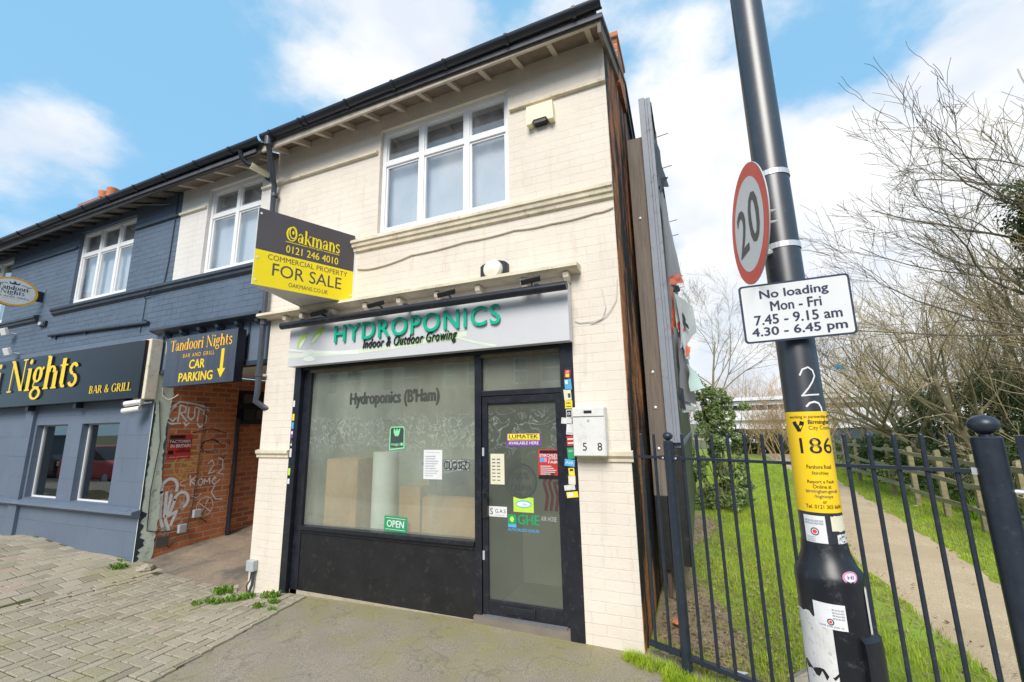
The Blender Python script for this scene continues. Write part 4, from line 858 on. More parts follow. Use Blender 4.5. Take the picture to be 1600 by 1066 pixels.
k.text(BF, '0121 246 4010', u(.28), .50*BH, u(.82), .60*BH, 'board_yellow', .002, bold=.006)
k.text(BF, 'COMMERCIAL PROPERTY', u(.12), .355*BH, u(.93), .425*BH, 'board_brown', .0022); k.text(BF, 'FOR SALE', u(.17), .155*BH, u(.87), .32*BH, 'board_brown', .0022, bold=.004); k.text(BF, 'OAKMANS.CO.UK', u(.33), .05*BH, u(.73), .105*BH, 'board_brown', .0022)
k.build('lettering', pnl)
k = MB(); k.fbox(Fr((wl.x, wl.y, B0), ap-wl, (0, 0, 1)), 0, (ap-wl).length-.015, 0, BH, -.012, 0, 'board_white'); k.build('back_panel', S)
tri = [ap+V((.0, .02, 0)), wr+V((-.01, 0, 0)), wl+V((.02, 0, 0))]
for z in (B0+.004, B1-.02):
    k = MB(); k.mesh([(p.x, p.y, z+d) for d in (0, .012) for p in tri], [(0, 2, 1), (3, 4, 5), (0, 1, 4, 3), (1, 2, 5, 4), (2, 0, 3, 5)], 'board_pinkgrey'); k.build('end_plate', S)
for a, b2 in ((.03, .06), (.03, .93), (BW-.02, .1), (.03, .35)):
    k = MB(); k.lathe(BF(a, b2*BH, .001), BF.n, [(0, .004), (.012, .004), (.012, 0)], 'board_white', 10); k.build('bolt', S)
# car parking sign
S = thing('parking_sign', 'slate coloured box sign reading CAR PARKING with a yellow down arrow above the passage', 'sign', (-6.3, -.1, 2.35))
PX0, PX1, PZ0, PZ1 = -7.055, -5.555, 2.37, 3.085; k = MB(); k.fbox(FAC, PX0, PX1, PZ0, PZ1, .03, .149, 'black_frame'); k.rect(FAC, PX0+.004, PZ0+.004, PX1-.004, PZ1-.004, 'sign_slate', .1495); k.build('sign_box', S)
PF = Fr((0, -.151, 0)); k = MB(); k.serif(PF, 'Tandoori Nights', -6.97, 2.83, -5.65, 3.04, 'letter_orange', .001)
k.text(PF, 'BAR AND GRILL', -6.66, 2.765, -5.985, 2.82, 'letter_orange', .001, bold=.008, space=1.25); k.text(PF, 'CAR', -6.50, 2.595, -6.165, 2.725, 'letter_yellow', .001, bold=.045); k.text(PF, 'PARKING', -6.70, 2.42, -5.975, 2.55, 'letter_yellow', .001, bold=.045); k.build('lettering', S); k = MB()
k.poly(PF, [(-5.845, 2.83), (-5.785, 2.83), (-5.785, 2.56), (-5.735, 2.56), (-5.815, 2.435), (-5.895, 2.56), (-5.845, 2.56)], 'letter_yellow', .001); k.build('arrow', S)
# restaurant fascia
S = thing('restaurant_sign', 'long glossy black fascia sign with yellow Tandoori Nights lettering', 'sign', (-10, -.1, 2.24))
k = MB(); k.fbox(FAC, -17, -7.50, 2.235, 3.10, .002, .205, 'sign_black'); k.build('sign_box', S, bevel=.006)
RFm = Fr((0, -.2055, 0)); k = MB(); k.serif(RFm, 'Tandoori', -15.1, 2.49, -11.84, 3.06, 'letter_yellow', .02); k.serif(RFm, 'Nights', -11.52, 2.33, -9.20, 3.07, 'letter_yellow', .02); k.serif(RFm, 'BAR & GRILL', -8.81, 2.352, -7.69, 2.478, 'letter_yellow', .006); k.build('lettering', S)
for x in (-10.9, -9.35, -8.0):
    k = MB(); k.box(x-.05, x+.05, -.14, -.04, 2.15, 2.234, 'black_plastic'); k.build('bracket', S)
# oval hanging sign
S = thing('hanging_sign', 'white oval projecting sign with orange rim and a small crown on a black bracket', 'sign', (-11.47, 0, 4.33))
OF = Fr((-11.45, -.43, 4.335), (0, 1, 0), (0, 0, 1))
k = MB(); ell = [(.335*cos(i*pi/24), .27*sin(i*pi/24)) for i in range(48)]; k.prism(OF, ell, -.03, .03, 'letter_orange', 'black_frame'); k.disc(OF, 0, 0, .30, .235, 'sign_white', .0312, 48)
k.build('sign_disc', S)
k = MB(); k.serif(OF, 'Tandoori', -.21, .03, .19, .115, 'sign_navy', .033); k.serif(OF, 'Nights', -.16, -.075, .15, .03, 'sign_navy', .033); k.text(OF, 'BAR AND GRILL', -.25, -.115, .23, -.085, 'sign_navy', .033); k.text(OF, 'Stirchley', -.12, -.15, .10, -.13, 'letter_orange', .033)
k.poly(OF, [(-.06, .135), (.06, .135), (.075, .185), (.04, .155), (.02, .165), (0, .205), (-.02, .165), (-.04, .155), (-.075, .185)], 'sign_navy', .033)
k.ribbon(OF, [(-.23, .14), (-.18, .12), (-.13, .145), (-.09, .14)], .008, 'sign_navy', .033); k.ribbon(OF, [(.09, .14), (.13, .145), (.18, .12), (.23, .13)], .008, 'sign_navy', .033); k.build('lettering', S)
k = MB(); k.fbox(OF, .30, .425, -.10, .10, -.02, .02, 'black_frame'); k.box(-11.5, -11.42, -.012, -.001, 4.17, 4.5, 'blue_paint'); k.build('bracket', S)
# ================================================================== FITTINGS ON THE WALLS
A = thing('alarm_box', 'cream alarm box with a dark lens on the wall beside the upper window', 'alarm box', (-1.26, 0, 5.0))
k = MB(); k.prism(FAC, [(-1.41, 4.885), (-1.355, 4.885), (-1.33, 4.925), (-1.19, 4.925), (-1.165, 4.885), (-1.11, 4.885), (-1.115, 5.10), (-1.405, 5.10)], .001, .085, 'cream_plastic'); k.build('case', A, bevel=.008)
k = MB(); k.fbox(FAC, -1.325, -1.195, 4.885, 4.923, .001, .075, 'black_plastic'); k.build('lens', A)
A = thing('wall_light', 'round cream bulkhead lamp in a black ring above the sign cornice', 'lamp', (-1.83, 0, 3.3))
k = MB(); k.prism(FAC, [(-1.83+.155*max(-1, min(1, 1.25*cos(i*pi/16))), 3.33+.105*sin(i*pi/16)) for i in range(32)], .001, .05, 'black_plastic'); k.build('base', A, bevel=.006)
k = MB(); vs = []; k.lathe((-1.83, -.05, 3.33), (0, -1, 0), [(.105, 0), (.105, .03), (.09, .06), (.05, .075), (0.001, .08)], 'lens_white', 24); k.build('diffuser', A, smooth=True)
A = thing('mailbox', 'white metal letterbox marked 5 8 on the cream pillar beside the door', 'letterbox', (-.89, 0, 1.45))
k = MB(); k.fbox(FAC, -1.04, -.75, 1.455, 1.88, .001, .12, 'mail_white'); k.build('case', A, bevel=.008)
k = MB(); MF = Fr((0, -.1205, 0)); k.fbox(MF, -1.035, -.755, 1.80, 1.872, .001, .012, 'mail_white'); k.fbox(MF, -.93, -.86, 1.825, 1.85, .0125, .016, 'black_plastic'); k.build('flap', A, bevel=.003)
k = MB(); k.fbox(MF, -1.03, -.76, 1.463, 1.79, .001, .006, 'mail_white'); k.lathe(MF(-.895, 1.765, .006), (0, -1, 0), [(.011, 0), (.011, .006), (0, .006)], 'grey_plastic', 10); k.text(MF, '5', -.955, 1.505, -.918, 1.572, 'letter_black', .0085); k.text(MF, '8', -.825, 1.505, -.785, 1.572, 'letter_black', .0085); k.build('front_door', A)
A = thing('electric_box', 'small grey weatherproof socket box with cables at the foot of the left cream pillar', 'electric box', (-5.05, 0, .1))
k = MB(); k.fbox(FAC, -5.11, -4.99, .10, .22, .001, .07, 'grey_plastic'); k.build('case', A, bevel=.008)
k = MB(); k.tube([(-5.05, -.03, .10), (-5.06, -.035, -.0), (-5.09, -.05, -.06), (-5.07, -.045, -.16)], .008, 'cable_dark', 6); k.tube([(-5.02, -.03, .10), (-5.02, -.035, -.05), (-5.05, -.06, -.16)], .016, 'drainpipe_plastic', 8); k.build('conduit', A)
for x, z, lab in ((-12.3, 3.72, 'white floodlight higher on the blue wall beneath the oval sign'), (-12.0, 3.30, 'white floodlight lower on the blue wall, just above the black fascia')):
    A = thing('floodlight', lab, 'floodlight', (x, 0, z), 'white floodlights above the restaurant sign'); k = MB(); q = Fr((x, -.16, z), (1, 0, 0), (0, -.35, .94)); k.fbox(q, -.10, .10, -.07, .07, -.03, .03, 'white_plastic'); k.build('lamp_head', A, bevel=.01)
    k = MB(); k.tube([(x, 0, z-.02), (x, -.14, z-.01)], .015, 'white_plastic', 8); k.build('arm', A)
A = thing('cctv_camera', 'pair of white bullet cameras under the right end of the black fascia', 'camera', (-7.6, -.1, 2.15))
for dx, dz in ((-.02, .03), (-.05, -.07)):
    k = MB(); c0 = V((-7.58+dx, -.19, 2.14+dz)); k.tube([c0+V((.10, .05, .015)), c0+V((-.12, -.05, -.02))], .04, 'white_plastic', 12); k.tube([c0+V((-.115, -.048, -.02)), c0+V((-.125, -.053, -.021))], .03, 'black_plastic', 12); k.build('camera_body', A, smooth=True)
k = MB(); k.tube([(-7.50, -.02, 2.18), (-7.52, -.12, 2.16), (-7.52, -.16, 2.13)], .014, 'white_plastic', 8); k.build('mount', A)
A = thing('meter_cabinet', 'cluster of grey and black electric meter boxes on the passage wall', 'meter boxes', (-7.55, 1.5, 1.9))
PB = Fr((-7.547, 0, 0), (0, 1, 0), (0, 0, 1))
for a0, a1, b0, b1, m in ((1.35, 1.85, 1.85, 2.45, 'black_board'), (1.42, 1.58, 2.22, 2.38, 'interior_dark'), (1.62, 1.80, 2.2, 2.36, 'black_plastic'), (1.40, 1.62, 1.92, 2.12, 'black_plastic'), (1.65, 1.79, 1.95, 2.1, 'interior_dark')):
    k = MB(); k.fbox(PB, a0, a1, b0, b1, .001 if m == 'black_board' else .031, .03 if m == 'black_board' else .12, m); k.build('meter_box' if m != 'black_board' else 'backboard', A, bevel=.006)
for y, z, lab in ((.78, .47, 'upper pale grey junction box on the graffiti brick wall'), (.585, .285, 'lower pale grey junction box on the graffiti brick wall')):
    k = MB(); k.fbox(PW, y-.055, y+.055, z-.06, z+.06, .013, .07, 'grey_plastic'); tag(k.build('junction_box', bevel=.008), lab, 'junction box', 'junction boxes in the passage')
S = thing('wall_poster', 'red and black torn poster reading FACTORIES IN BRITAIN on the passage brick', 'poster', (-7.47, .44, 1.5))
k = MB(); k.rect(PW, .27, 1.33, .60, 1.70, 'sticker_red', .004); k.rect(PW, .275, 1.56, .595, 1.62, 'letter_black', .005); k.rect(PW, .28, 1.635, .50, 1.685, 'letter_black', .005); k.rect(PW, .275, 1.40, .35, 1.46, 'letter_black', .005); k.rect(PW, .38, 1.425, .59, 1.455, 'letter_black', .005); k.build('sheet', S)
k = MB(); k.text(PW, 'FACTORIES', .285, 1.57, .585, 1.612, 'sticker_white', .007, bold=.03); k.text(PW, 'IN BRITAIN', .30, 1.50, .585, 1.548, 'sticker_white', .007, bold=.03); k.text(PW, 'MAKE A', .42, 1.462, .58, 1.488, 'letter_black', .007, bold=.03); k.text(PW, 'STAND', .385, 1.430, .57, 1.452, 'sticker_red', .008, bold=.03); k.text(PW, 'JOIN US TODAY', .30, 1.345, .57, 1.365, 'sticker_white', .007, bold=.02); k.build('lettering', S)
k = MB(); k.fbox(PW, .255, .42, .09, .22, .013, .03, 'interior_dark'); tag(k.build('vent_cover'), 'small dark square vent at the foot of the passage wall', 'vent')
def cable(pts, r, m, lab, n=6):
    P = []
    for i in range(len(pts)-1):
        a, b = V(pts[i]), V(pts[i+1])
        for j in range(4): P.append(a.lerp(b, j/4)+V((0, 0, -.012*sin(pi*j/4))))
    P.append(V(pts[-1])); k = MB(); k.tube(P, r, m, n); tag(k.build('cable', smooth=True), lab, 'cable')
cable([(-3.70, -.015, 3.66), (-3.4, -.012, 3.63), (-2.9, -.012, 3.70), (-2.2, -.012, 3.73), (-1.6, -.012, 3.75), (-1.2, -.012, 3.74), (-.75, -.012, 3.76), (-.57, -.012, 3.78)], .007, 'cable_cream', 'painted cream cable sagging across the wall under the upper string course')
cable([(-.72, -.012, 2.98), (-.70, -.014, 2.80), (-.74, -.014, 2.70), (-.9, -.012, 2.68), (-1.0, -.012, 2.70)], .004, 'cable_white', 'thin white wire looping over the cream pillar right of the shop sign')
cable([(-.58, -.012, 3.06), (-.60, -.02, 2.86), (-.70, -.02, 2.72), (-.85, -.012, 2.66)], .004, 'cable_white', 'thin white wire curving from the cream building corner')
cable([(-7.55, -.02, 5.6), (-7.56, -.012, 5.2), (-7.58, -.012, 4.4), (-7.62, -.012, 4.08), (-7.72, -.10, 3.97), (-8.1, -.012, 3.88)], .008, 'cable_dark', 'black cable running down the blue wall beside the white painted end')
cable([(-8.05, -.012, 3.85), (-8.06, -.012, 3.5), (-8.08, -.012, 3.3)], .006, 'cable_dark', 'short dark cable below the string course of the blue wall')
cable([(-8.9, -.36, 5.55), (-8.3, -.25, 5.46), (-7.7, -.05, 5.42)], .009, 'cable_grey', 'grey cable dropping from the gutter over the blue wall')
cable([(-7.40, .02, 3.1), (-7.42, .05, 2.75), (-7.45, .08, 2.3), (-7.40, .15, 2.22), (-7.3, .22, 2.3)], .007, 'cable_white', 'pale cable looping behind the parking sign by the plaster strip')
cable([(-7.455, .06, 2.2), (-7.455, .14, 1.6), (-7.455, .10, .9), (-7.455, .12, .35), (-7.455, .4, .28), (-7.455, .52, .3)], .006, 'cable_dark', 'black cable looping down the peeling green plaster to the junction box')
cable([(-7.465, .76, 2.2), (-7.465, .74, 1.3), (-7.465, .72, .6), (-7.465, .68, .32), (-7.465, .6, .25), (-7.465, .45, .05), (-7.465, .35, .2)], .006, 'cable_dark', 'black cable hanging down the graffiti brick between the junction boxes')
k = MB(); k.tube([(-10.9, -.03, 3.53), (-7.86, -.03, 3.44)], .028, 'blue_trim', 10)
for x in (-10.7, -9.7, -8.7, -8.0): k.box(x, x+.03, -.03, -.001, 3.44, 3.50, 'blue_trim')
tag(k.build('conduit', smooth=True), 'long dark conduit pipe along the blue wall above the fascia', 'pipe')
k = MB(); k.fbox(FAC, -11.35, -11.12, 3.74, 3.84, .001, .04, 'black_frame'); k.fbox(FAC, -11.30, -11.2, 3.76, 3.82, .041, .07, 'grey_plastic'); tag(k.build('cable_box'), 'small dark cable box under the left string course of the blue wall', 'cable box')
# ================================================================== STICKERS AND NOTICES ON THE SHOPFRONT
def sticker(F, a0, b0, a1, b1, m, lab, txt=(), name='sticker', cat='sticker', w=.0006, grp=None, tilt=0):
    G = F
    if tilt: cx, cy = (a0+a1)/2, (b0+b1)/2; G = lambda a, b, w=0: F(cx+(a-cx)*cos(tilt)-(b-cy)*sin(tilt), cy+(a-cx)*sin(tilt)+(b-cy)*cos(tilt), w)
    k = MB(); k.rect(G, a0, b0, a1, b1, m, w)
    for i, t in enumerate(txt):
        s, tm, x0, y0, x1, y1 = t[:6]; A_, B_ = a1-a0, b1-b0; bx = (a0+x0*A_, b0+y0*B_, a0+x1*A_, b0+y1*B_); ww = w+.0008+i*.0003
        if s == '#': k.rect(G, *bx, tm, ww)
        elif s == 'O': k.disc(G, (bx[0]+bx[2])/2, (bx[1]+bx[3])/2, (bx[2]-bx[0])/2, (bx[3]-bx[1])/2, tm, ww, 24)
        else: k.text(G, s, *bx, tm, ww, bold=t[6] if len(t) > 6 else .012)
    return tag(k.build(name), lab, cat, grp)
RP = Fr((0, -.0085, 0)); GD = Fr((0, .069, 0)); GS = Fr((0, .088, 0))
gR = 'stickers on the right shopfront post'
for a, b, wd, h, m, lab, tx in [
 (-1.097, 2.20, .055, .075, 'sticker_red', 'small red and yellow shield sticker at the top of the right post', [('UK', 'sticker_white', .2, .6, .8, .9), ('#', 'sticker_yellow', .2, .1, .8, .5)]),
 (-1.096, 2.10, .065, .10, 'sticker_blue', 'pale blue sticker under the top shield sticker on the right post', [('#', 'sticker_white', .1, .55, .5, .9)]),
 (-1.105, 2.005, .07, .10, 'sticker_cream', 'worn cream sticker with a dark blot on the right post', [('#', 'sticker_dark', .55, .2, .9, .6)]),
 (-1.098, 1.915, .07, .075, 'sticker_yellow', 'yellow square sticker with black marks on the right post', [('ABC', 'letter_black', .15, .55, .85, .8), ('#', 'letter_black', .15, .2, .85, .28)]),
 (-1.098, 1.83, .055, .075, 'sticker_white', 'black and white scribbled sticker on the right post', [('#', 'letter_black', .1, .1, .9, .9), ('OK', 'sticker_white', .2, .3, .8, .7)]),
 (-1.125, 1.765, .10, .055, 'torn_white', 'tilted lilac white torn sticker on the right post', []),
 (-1.097, 1.69, .065, .10, 'sticker_white', 'plain white sticker level with the letterbox top', [('#', 'grey_plastic', .1, .1, .9, .2)]),
 (-1.095, 1.585, .07, .09, 'sticker_red', 'red and white sticker beside the letterbox', [('#', 'sticker_white', .1, .6, .9, .75), ('#', 'sticker_white', .1, .2, .9, .35)]),
 (-1.097, 1.475, .065, .10, 'sticker_green', 'dark green sticker beside the letterbox bottom', [('GO', 'sticker_white', .2, .6, .8, .8)]),
 (-1.112, 1.39, .095, .06, 'sticker_blue', 'bright blue sticker just below letterbox level', [('AIR', 'sticker_white', .1, .3, .9, .7)]),
 (-1.098, 1.31, .055, .07, 'sticker_yellow', 'small yellow badge sticker below the bright blue one', [('#', 'sticker_dark', .2, .6, .8, .9)]),
 (-1.098, 1.24, .065, .075, 'sticker_cream', 'pale yellow sticker below the yellow badge', [('#', 'sticker_white', .2, .3, .8, .7)]),
 (-1.122, 1.175, .10, .045, 'torn_white', 'narrow torn white sticker low on the right post', []),
 (-1.10, 1.115, .105, .05, 'sticker_yellow', 'lowest yellow and white sticker on the right post', [('#', 'sticker_white', .1, .2, .55, .8)])]:
    sticker(RP, a-wd/2, b-h/2, a+wd/2, b+h/2, m, lab, tx, grp=gR, tilt=.12*sin(a*99+b*37))
gL = 'stickers on the left shopfront post'
for a, b, wd, h, m, lab, tx in [(-4.595, 2.05, .03, .075, 'sticker_white', 'white sticker at the top of the left shopfront post', []), (-4.59, 1.885, .035, .08, 'sticker_yellow', 'yellow sticker high on the left shopfront post', []),
 (-4.592, 1.785, .035, .08, 'sticker_blue', 'pale blue sticker on the left shopfront post', []), (-4.592, 1.68, .034, .09, 'sticker_purple', 'purple and white sticker on the left shopfront post', [('#', 'sticker_white', .1, .5, .9, .9)]),
 (-4.592, 1.57, .034, .08, 'sticker_dark', 'grey black sticker on the left shopfront post', [('#', 'sticker_white', .2, .2, .8, .5)]), (-4.592, 1.46, .034, .10, 'torn_white', 'torn white sticker above the pilaster cap on the left post', []), (-4.592, 1.24, .034, .08, 'sticker_lime', 'faded green sticker low on the left shopfront post', []), (-4.592, 1.13, .034, .06, 'sticker_white', 'lowest white sticker on the left shopfront post', [])]:
    sticker(RP, a-wd/2, b-h/2, a+wd/2, b+h/2, m, lab, tx, grp=gL)
lines = lambda n, m, x0=.1, x1=.8, y0=.1, y1=.85: [('#', m, x0, y0+(y1-y0)*i/n, x0+(x1-x0)*(.6+.4*abs(sin(i*2.3))), y0+(y1-y0)*(i+.35)/n) for i in range(n)]
sticker(GS, -2.745, 1.195, -2.515, 1.495, 'sticker_white', 'white typed notice taped inside the shop window', [('Opening notice', 'grey_plastic', .12, .88, .88, .94)]+lines(9, 'grey_plastic'), 'notice', 'notice')
sticker(GS, -3.235, .645, -2.94, .80, 'sticker_green', 'green OPEN sign leaning at the bottom of the shop window', [('#', 'sticker_white', .06, .12, .94, .15), ('#', 'sticker_white', .06, .85, .94, .88), ('OPEN', 'sticker_white', .12, .28, .88, .74, .03)], 'open_sign', 'sign', tilt=-.03)
k = MB(); ox, oz = -3.10, 1.615; q = [(-.095, -.12), (.095, -.10), (.095, .10), (.08, .125), (-.08, .125), (-.095, .10)]
for (a, b), (c, d) in zip(q, q[1:]+q[:1]): k.ribbon(GS, [(ox+a, oz+b), (ox+c, oz+d)], .012, 'sticker_mint', .002)
k.rect(GS, ox-.09, oz-.095, ox+.09, oz+.115, 'sticker_dark', .001)
for i, a in enumerate((-.04, 0, .04)): leaf(k, GS, ox+a*.3, oz+.02, ox+a, oz+.115, .014, 'sticker_mint', .0031+i*.0002)
k.text(GS, 'magic', ox-.075, oz-.085, ox+.045, oz-.045, 'sticker_mint', .003, bold=.02); k.disc(GS, ox+.065, oz-.06, .017, .017, 'sticker_mint', .003); tag(k.build('window_decal'), 'mint green outlined leaf decal on the dark shop window', 'decal')
k = MB(); k.text(GS, 'CLOSED', -2.49, 1.30, -2.19, 1.385, 'faded_dark', .004, bold=.01); k.text(GS, 'OPEN', -2.485, 1.29, -2.2, 1.395, 'grey_plastic', .002, bold=.004); tag(k.build('neon_sign'), 'unlit OPEN CLOSED tube sign behind the shop window glass', 'sign')
sticker(GD, -1.765, 1.535, -1.41, 1.655, 'sticker_purple', 'yellow and purple LUMATEK sticker across the top of the door glass', [('#', 'sticker_yellow', .03, .46, .97, .97), ('LUMATEK', 'letter_black', .07, .60, .93, .92, .03), ('PROFESSIONAL LIGHTING', 'letter_black', .1, .49, .9, .56), ('AVAILABLE HERE', 'sticker_white', .06, .12, .94, .36, .03)])
sticker(GD, -1.975+.03, 1.17, -1.795, 1.46, 'sticker_cream', 'cream opening hours card on the left of the door glass', [('#', 'cable_grey', .12+.35*j, .12+i*.115, .36+.35*j, .15+i*.115) for i in range(7) for j in range(2)], 'hours_card', 'card')
sticker(GD, -1.44, 1.235, -1.232, 1.505, 'sticker_red', 'red job fair poster on the right of the door glass', [('#', 'letter_black', .08, .86, .92, .96), ('STIRCHLEY', 'sticker_white', .06, .74, .94, .84, .03), ('#', 'sticker_blue', .08, .56, .24, .72), ('#', 'sticker_pink', .26, .56, .42, .72), ('JOBS', 'sticker_white', .48, .64, .94, .73, .03), ('FAIR', 'sticker_white', .48, .52, .94, .61, .03)]+lines(5, 'sticker_white', .1, .85, .15, .48)+[('#', 'letter_black', 0, 0, 1, .12)], 'job_poster', 'poster')
k = MB(); k.ring(GD, -1.623, 1.21, .165, .165, .022, 'sticker_dark', .001); k.ring(GD, -1.623, 1.21, .13, .13, .006, 'sticker_dark', .001); k.text(GD, '100%', -1.71, 1.225, -1.54, 1.29, 'sticker_dark', .001, bold=.02); k.text(GD, 'CANNA', -1.73, 1.12, -1.515, 1.18, 'sticker_dark', .001, bold=.02); tag(k.build('round_decal'), 'dark round 100% CANNA decal in the middle of the door glass', 'decal')
sticker(GD, -1.705, .925, -1.50, 1.06, 'sticker_lime', 'lime green sticker with a pale blue cloud on the door glass', [('O', 'sticker_blue', .1, .3, .9, .8), ('O', 'leaf_pale', .15, .36, .85, .72), ('Air', 'sticker_blue', .45, .45, .7, .6)])
sticker(GD, -1.965, .87, -1.775, .965, 'sticker_white', 'white GAS sticker beside the door handle', [('G.A.S', 'sticker_navy' if 0 else 'letter_black', .35, .38, .93, .75, 0), ('S', 'letter_black', .07, .2, .22, .8, 0), ('#', 'grey_plastic', .35, .15, .9, .2)])
k = MB(); k.rect(GD, -1.765, .815, -1.68, .90, 'sticker_green', .001); k.rect(GD, -1.765, .785, -1.68, .814, 'sticker_blue', .001); leaf(k, GD, -1.722, .83, -1.722, .885, .022, 'sticker_lime', .002)
k.text(GD, 'GHE', -1.665, .815, -1.445, .905, 'sticker_green', .001, bold=.045); k.text(GD, 'AUTHORIZED DEALER', -1.765, .752, -1.45, .778, 'sticker_blue', .001, bold=.012); tag(k.build('dealer_decal'), 'green and blue GHE authorized dealer decal on the door glass', 'decal')
k = MB()
for i in range(3): k.ribbon(GD, [(-1.38+i*.05, .96), (-1.36+i*.05, 1.08), (-1.39+i*.05, 1.20), (-1.35+i*.05, 1.28 if i < 2 else 1.2)], .030, 'faded_maroon', .0005)
k.text(GD, 'AIR HOSE', -1.43, .86, -1.28, .90, 'grey_plastic', .001); tag(k.build('faded_decal'), 'faded dark red wavy decal low on the right of the door glass', 'decal')
# goods seen through the shop window
def carton(x0, x1, y0, y1, z0, z1, lab):
    k = MB(); k.box(x0, x1, y0, y1, z0, z1, 'cardboard'); k.box(x0+.02, x1-.02, y0+.02, (y0+y1)/2-.004, z1+.001, z1+.006, 'cardboard'); k.box(x0+.02, x1-.02, (y0+y1)/2+.004, y1-.02, z1+.001, z1+.006, 'cardboard'); tag(k.build('cardboard_box', bevel=.03), lab, 'box', 'cardboard boxes behind the shop window')
carton(-4.15, -3.68, .14, .55, -.04, 1.38, 'tall cardboard box standing at the left behind the shop window')
carton(-2.80, -2.14, .16, .66, .0, 1.0, 'large cardboard box under the black tub behind the window')
carton(-3.10, -2.83, .16, .6, .0, 1.1, 'narrow cardboard box beside the large one behind the window')
k = MB(); k.mesh([(x, y, z) for z, e in ((1.01, .06), (1.33, 0)) for y in (.2+e, .6-e) for x in (-2.80+e, -2.18-e)], [(0, 2, 3, 1), (0, 1, 5, 4), (2, 6, 7, 3), (0, 4, 6, 2), (1, 3, 7, 5)], 'black_plastic'); k.box(-2.83, -2.15, .17, .63, 1.33, 1.36, 'black_plastic'); tag(k.build('plastic_tub', bevel=.006), 'black plastic tub stacked on the large cardboard box', 'tub')
k = MB(); k.lathe((-3.43, .33, -.04), (0, 0, 1), [(.0, 0), (.15, 0), (.15, 1.5), (0, 1.5)], 'white_plastic', 24); tag(k.build('film_roll', smooth=True), 'upright pale roll of film behind the middle of the window', 'roll')
# ================================================================== LAMP POST
AX = V((.01512, .07354, 1)); P0 = V((.35446, -2.10995, 1.7))
def axis(z): return P0+AX*(z-1.7)
r0 = .0625; fd = V((-.187, -.98, 0)).normalized()
class Cyl:
    def __init__(s, r, rot=0): s.r, s.rot = r, rot
    def __call__(s, a, b, w=0):
        an = math.atan2(fd.y, fd.x)+s.rot+a/s.r; c = axis(b); return c+V((cos(an), sin(an), 0))*(s.r+w)
L = thing('lamp_post', 'tall leaning black steel lamp post covered in signs and stickers beside the railing', 'lamp post', axis(-.1))
k = MB(); prof = [(r0*.96, 9.0), (r0*.97, 5.5), (r0, 3.4), (r0, 1.30)]
def lathe_axis(mb, prof, m, n=40, a0=0, a1=2*pi):
    full = abs(a1-a0-2*pi) < 1e-6; c = n if full else n+1; vs = []
    for r, z in prof:
        o = axis(z); vs += [o+V((cos(a0+(a1-a0)*j/n)*r, sin(a0+(a1-a0)*j/n)*r, 0)) for j in range(c)]
    mb.mesh(vs, [(i*c+j, i*c+(j+1) % c, (i+1)*c+(j+1) % c, (i+1)*c+j) for i in range(len(prof)-1) for j in range(n)], m)
lathe_axis(k, prof, 'lamp_black'); k.build('shaft', L, smooth=True)
k = MB(); lathe_axis(k, [(r0+.001, 1.335), (r0+.004, 1.315), (r0+.006, 1.30), (.082, 1.262), (.0935, 1.245), (.096, 1.225), (.0945, 1.16), (.0955, .6), (.098, -.15)], 'lamp_base_black'); base = k.build('base', L, smooth=True)
k = MB(); a_ = math.atan2(fd.y, fd.x); lathe_axis(k, [(.094, 1.085), (.112, 1.075), (.114, 1.05), (.114, .35), (.094, .33)], 'lamp_base_black', 12, a_+.62, a_+1.55)
for an in (a_+.62, a_+1.55):
    k.face([axis(z)+V((cos(an)*r, sin(an)*r, 0)) for r, z in ((.094, 1.085), (.112, 1.075), (.114, 1.05), (.114, .35), (.094, .33))], 'lamp_base_black')
k.build('access_door', base, smooth=True)
k = MB(); k.tube([axis(9), axis(9.1)+V((0, -.1, .15)), axis(9.1)+V((0, -1.2, .3))], .03, 'lamp_black', 10); k.build('bracket_arm', L)
k = MB(); k.fbox(Fr(axis(9.1)+V((0, -1.2, .3)), (1, 0, 0), (0, 1, 0)), -.14, .14, -.6, .05, -.06, .03, 'grey_plastic'); k.build('lantern', L, bevel=.02)
k = MB(); C1 = Cyl(r0+.0004, .35)
two = [(-.022, 1.885), (-.012, 1.905), (.006, 1.912), (.02, 1.90), (.024, 1.88), (.015, 1.862), (0, 1.84), (-.015, 1.822), (-.024, 1.812), (0, 1.814), (.03, 1.815)]
k.ribbon(C1, two, .005, 'chalk', .001); k.ribbon(C1, [(-.015, 1.775), (-.005, 1.786), (.01, 1.79), (.024, 1.785), (.032, 1.77), (.033, 1.757)], .006, 'chalk', .001); k.build('painted_digits', L)
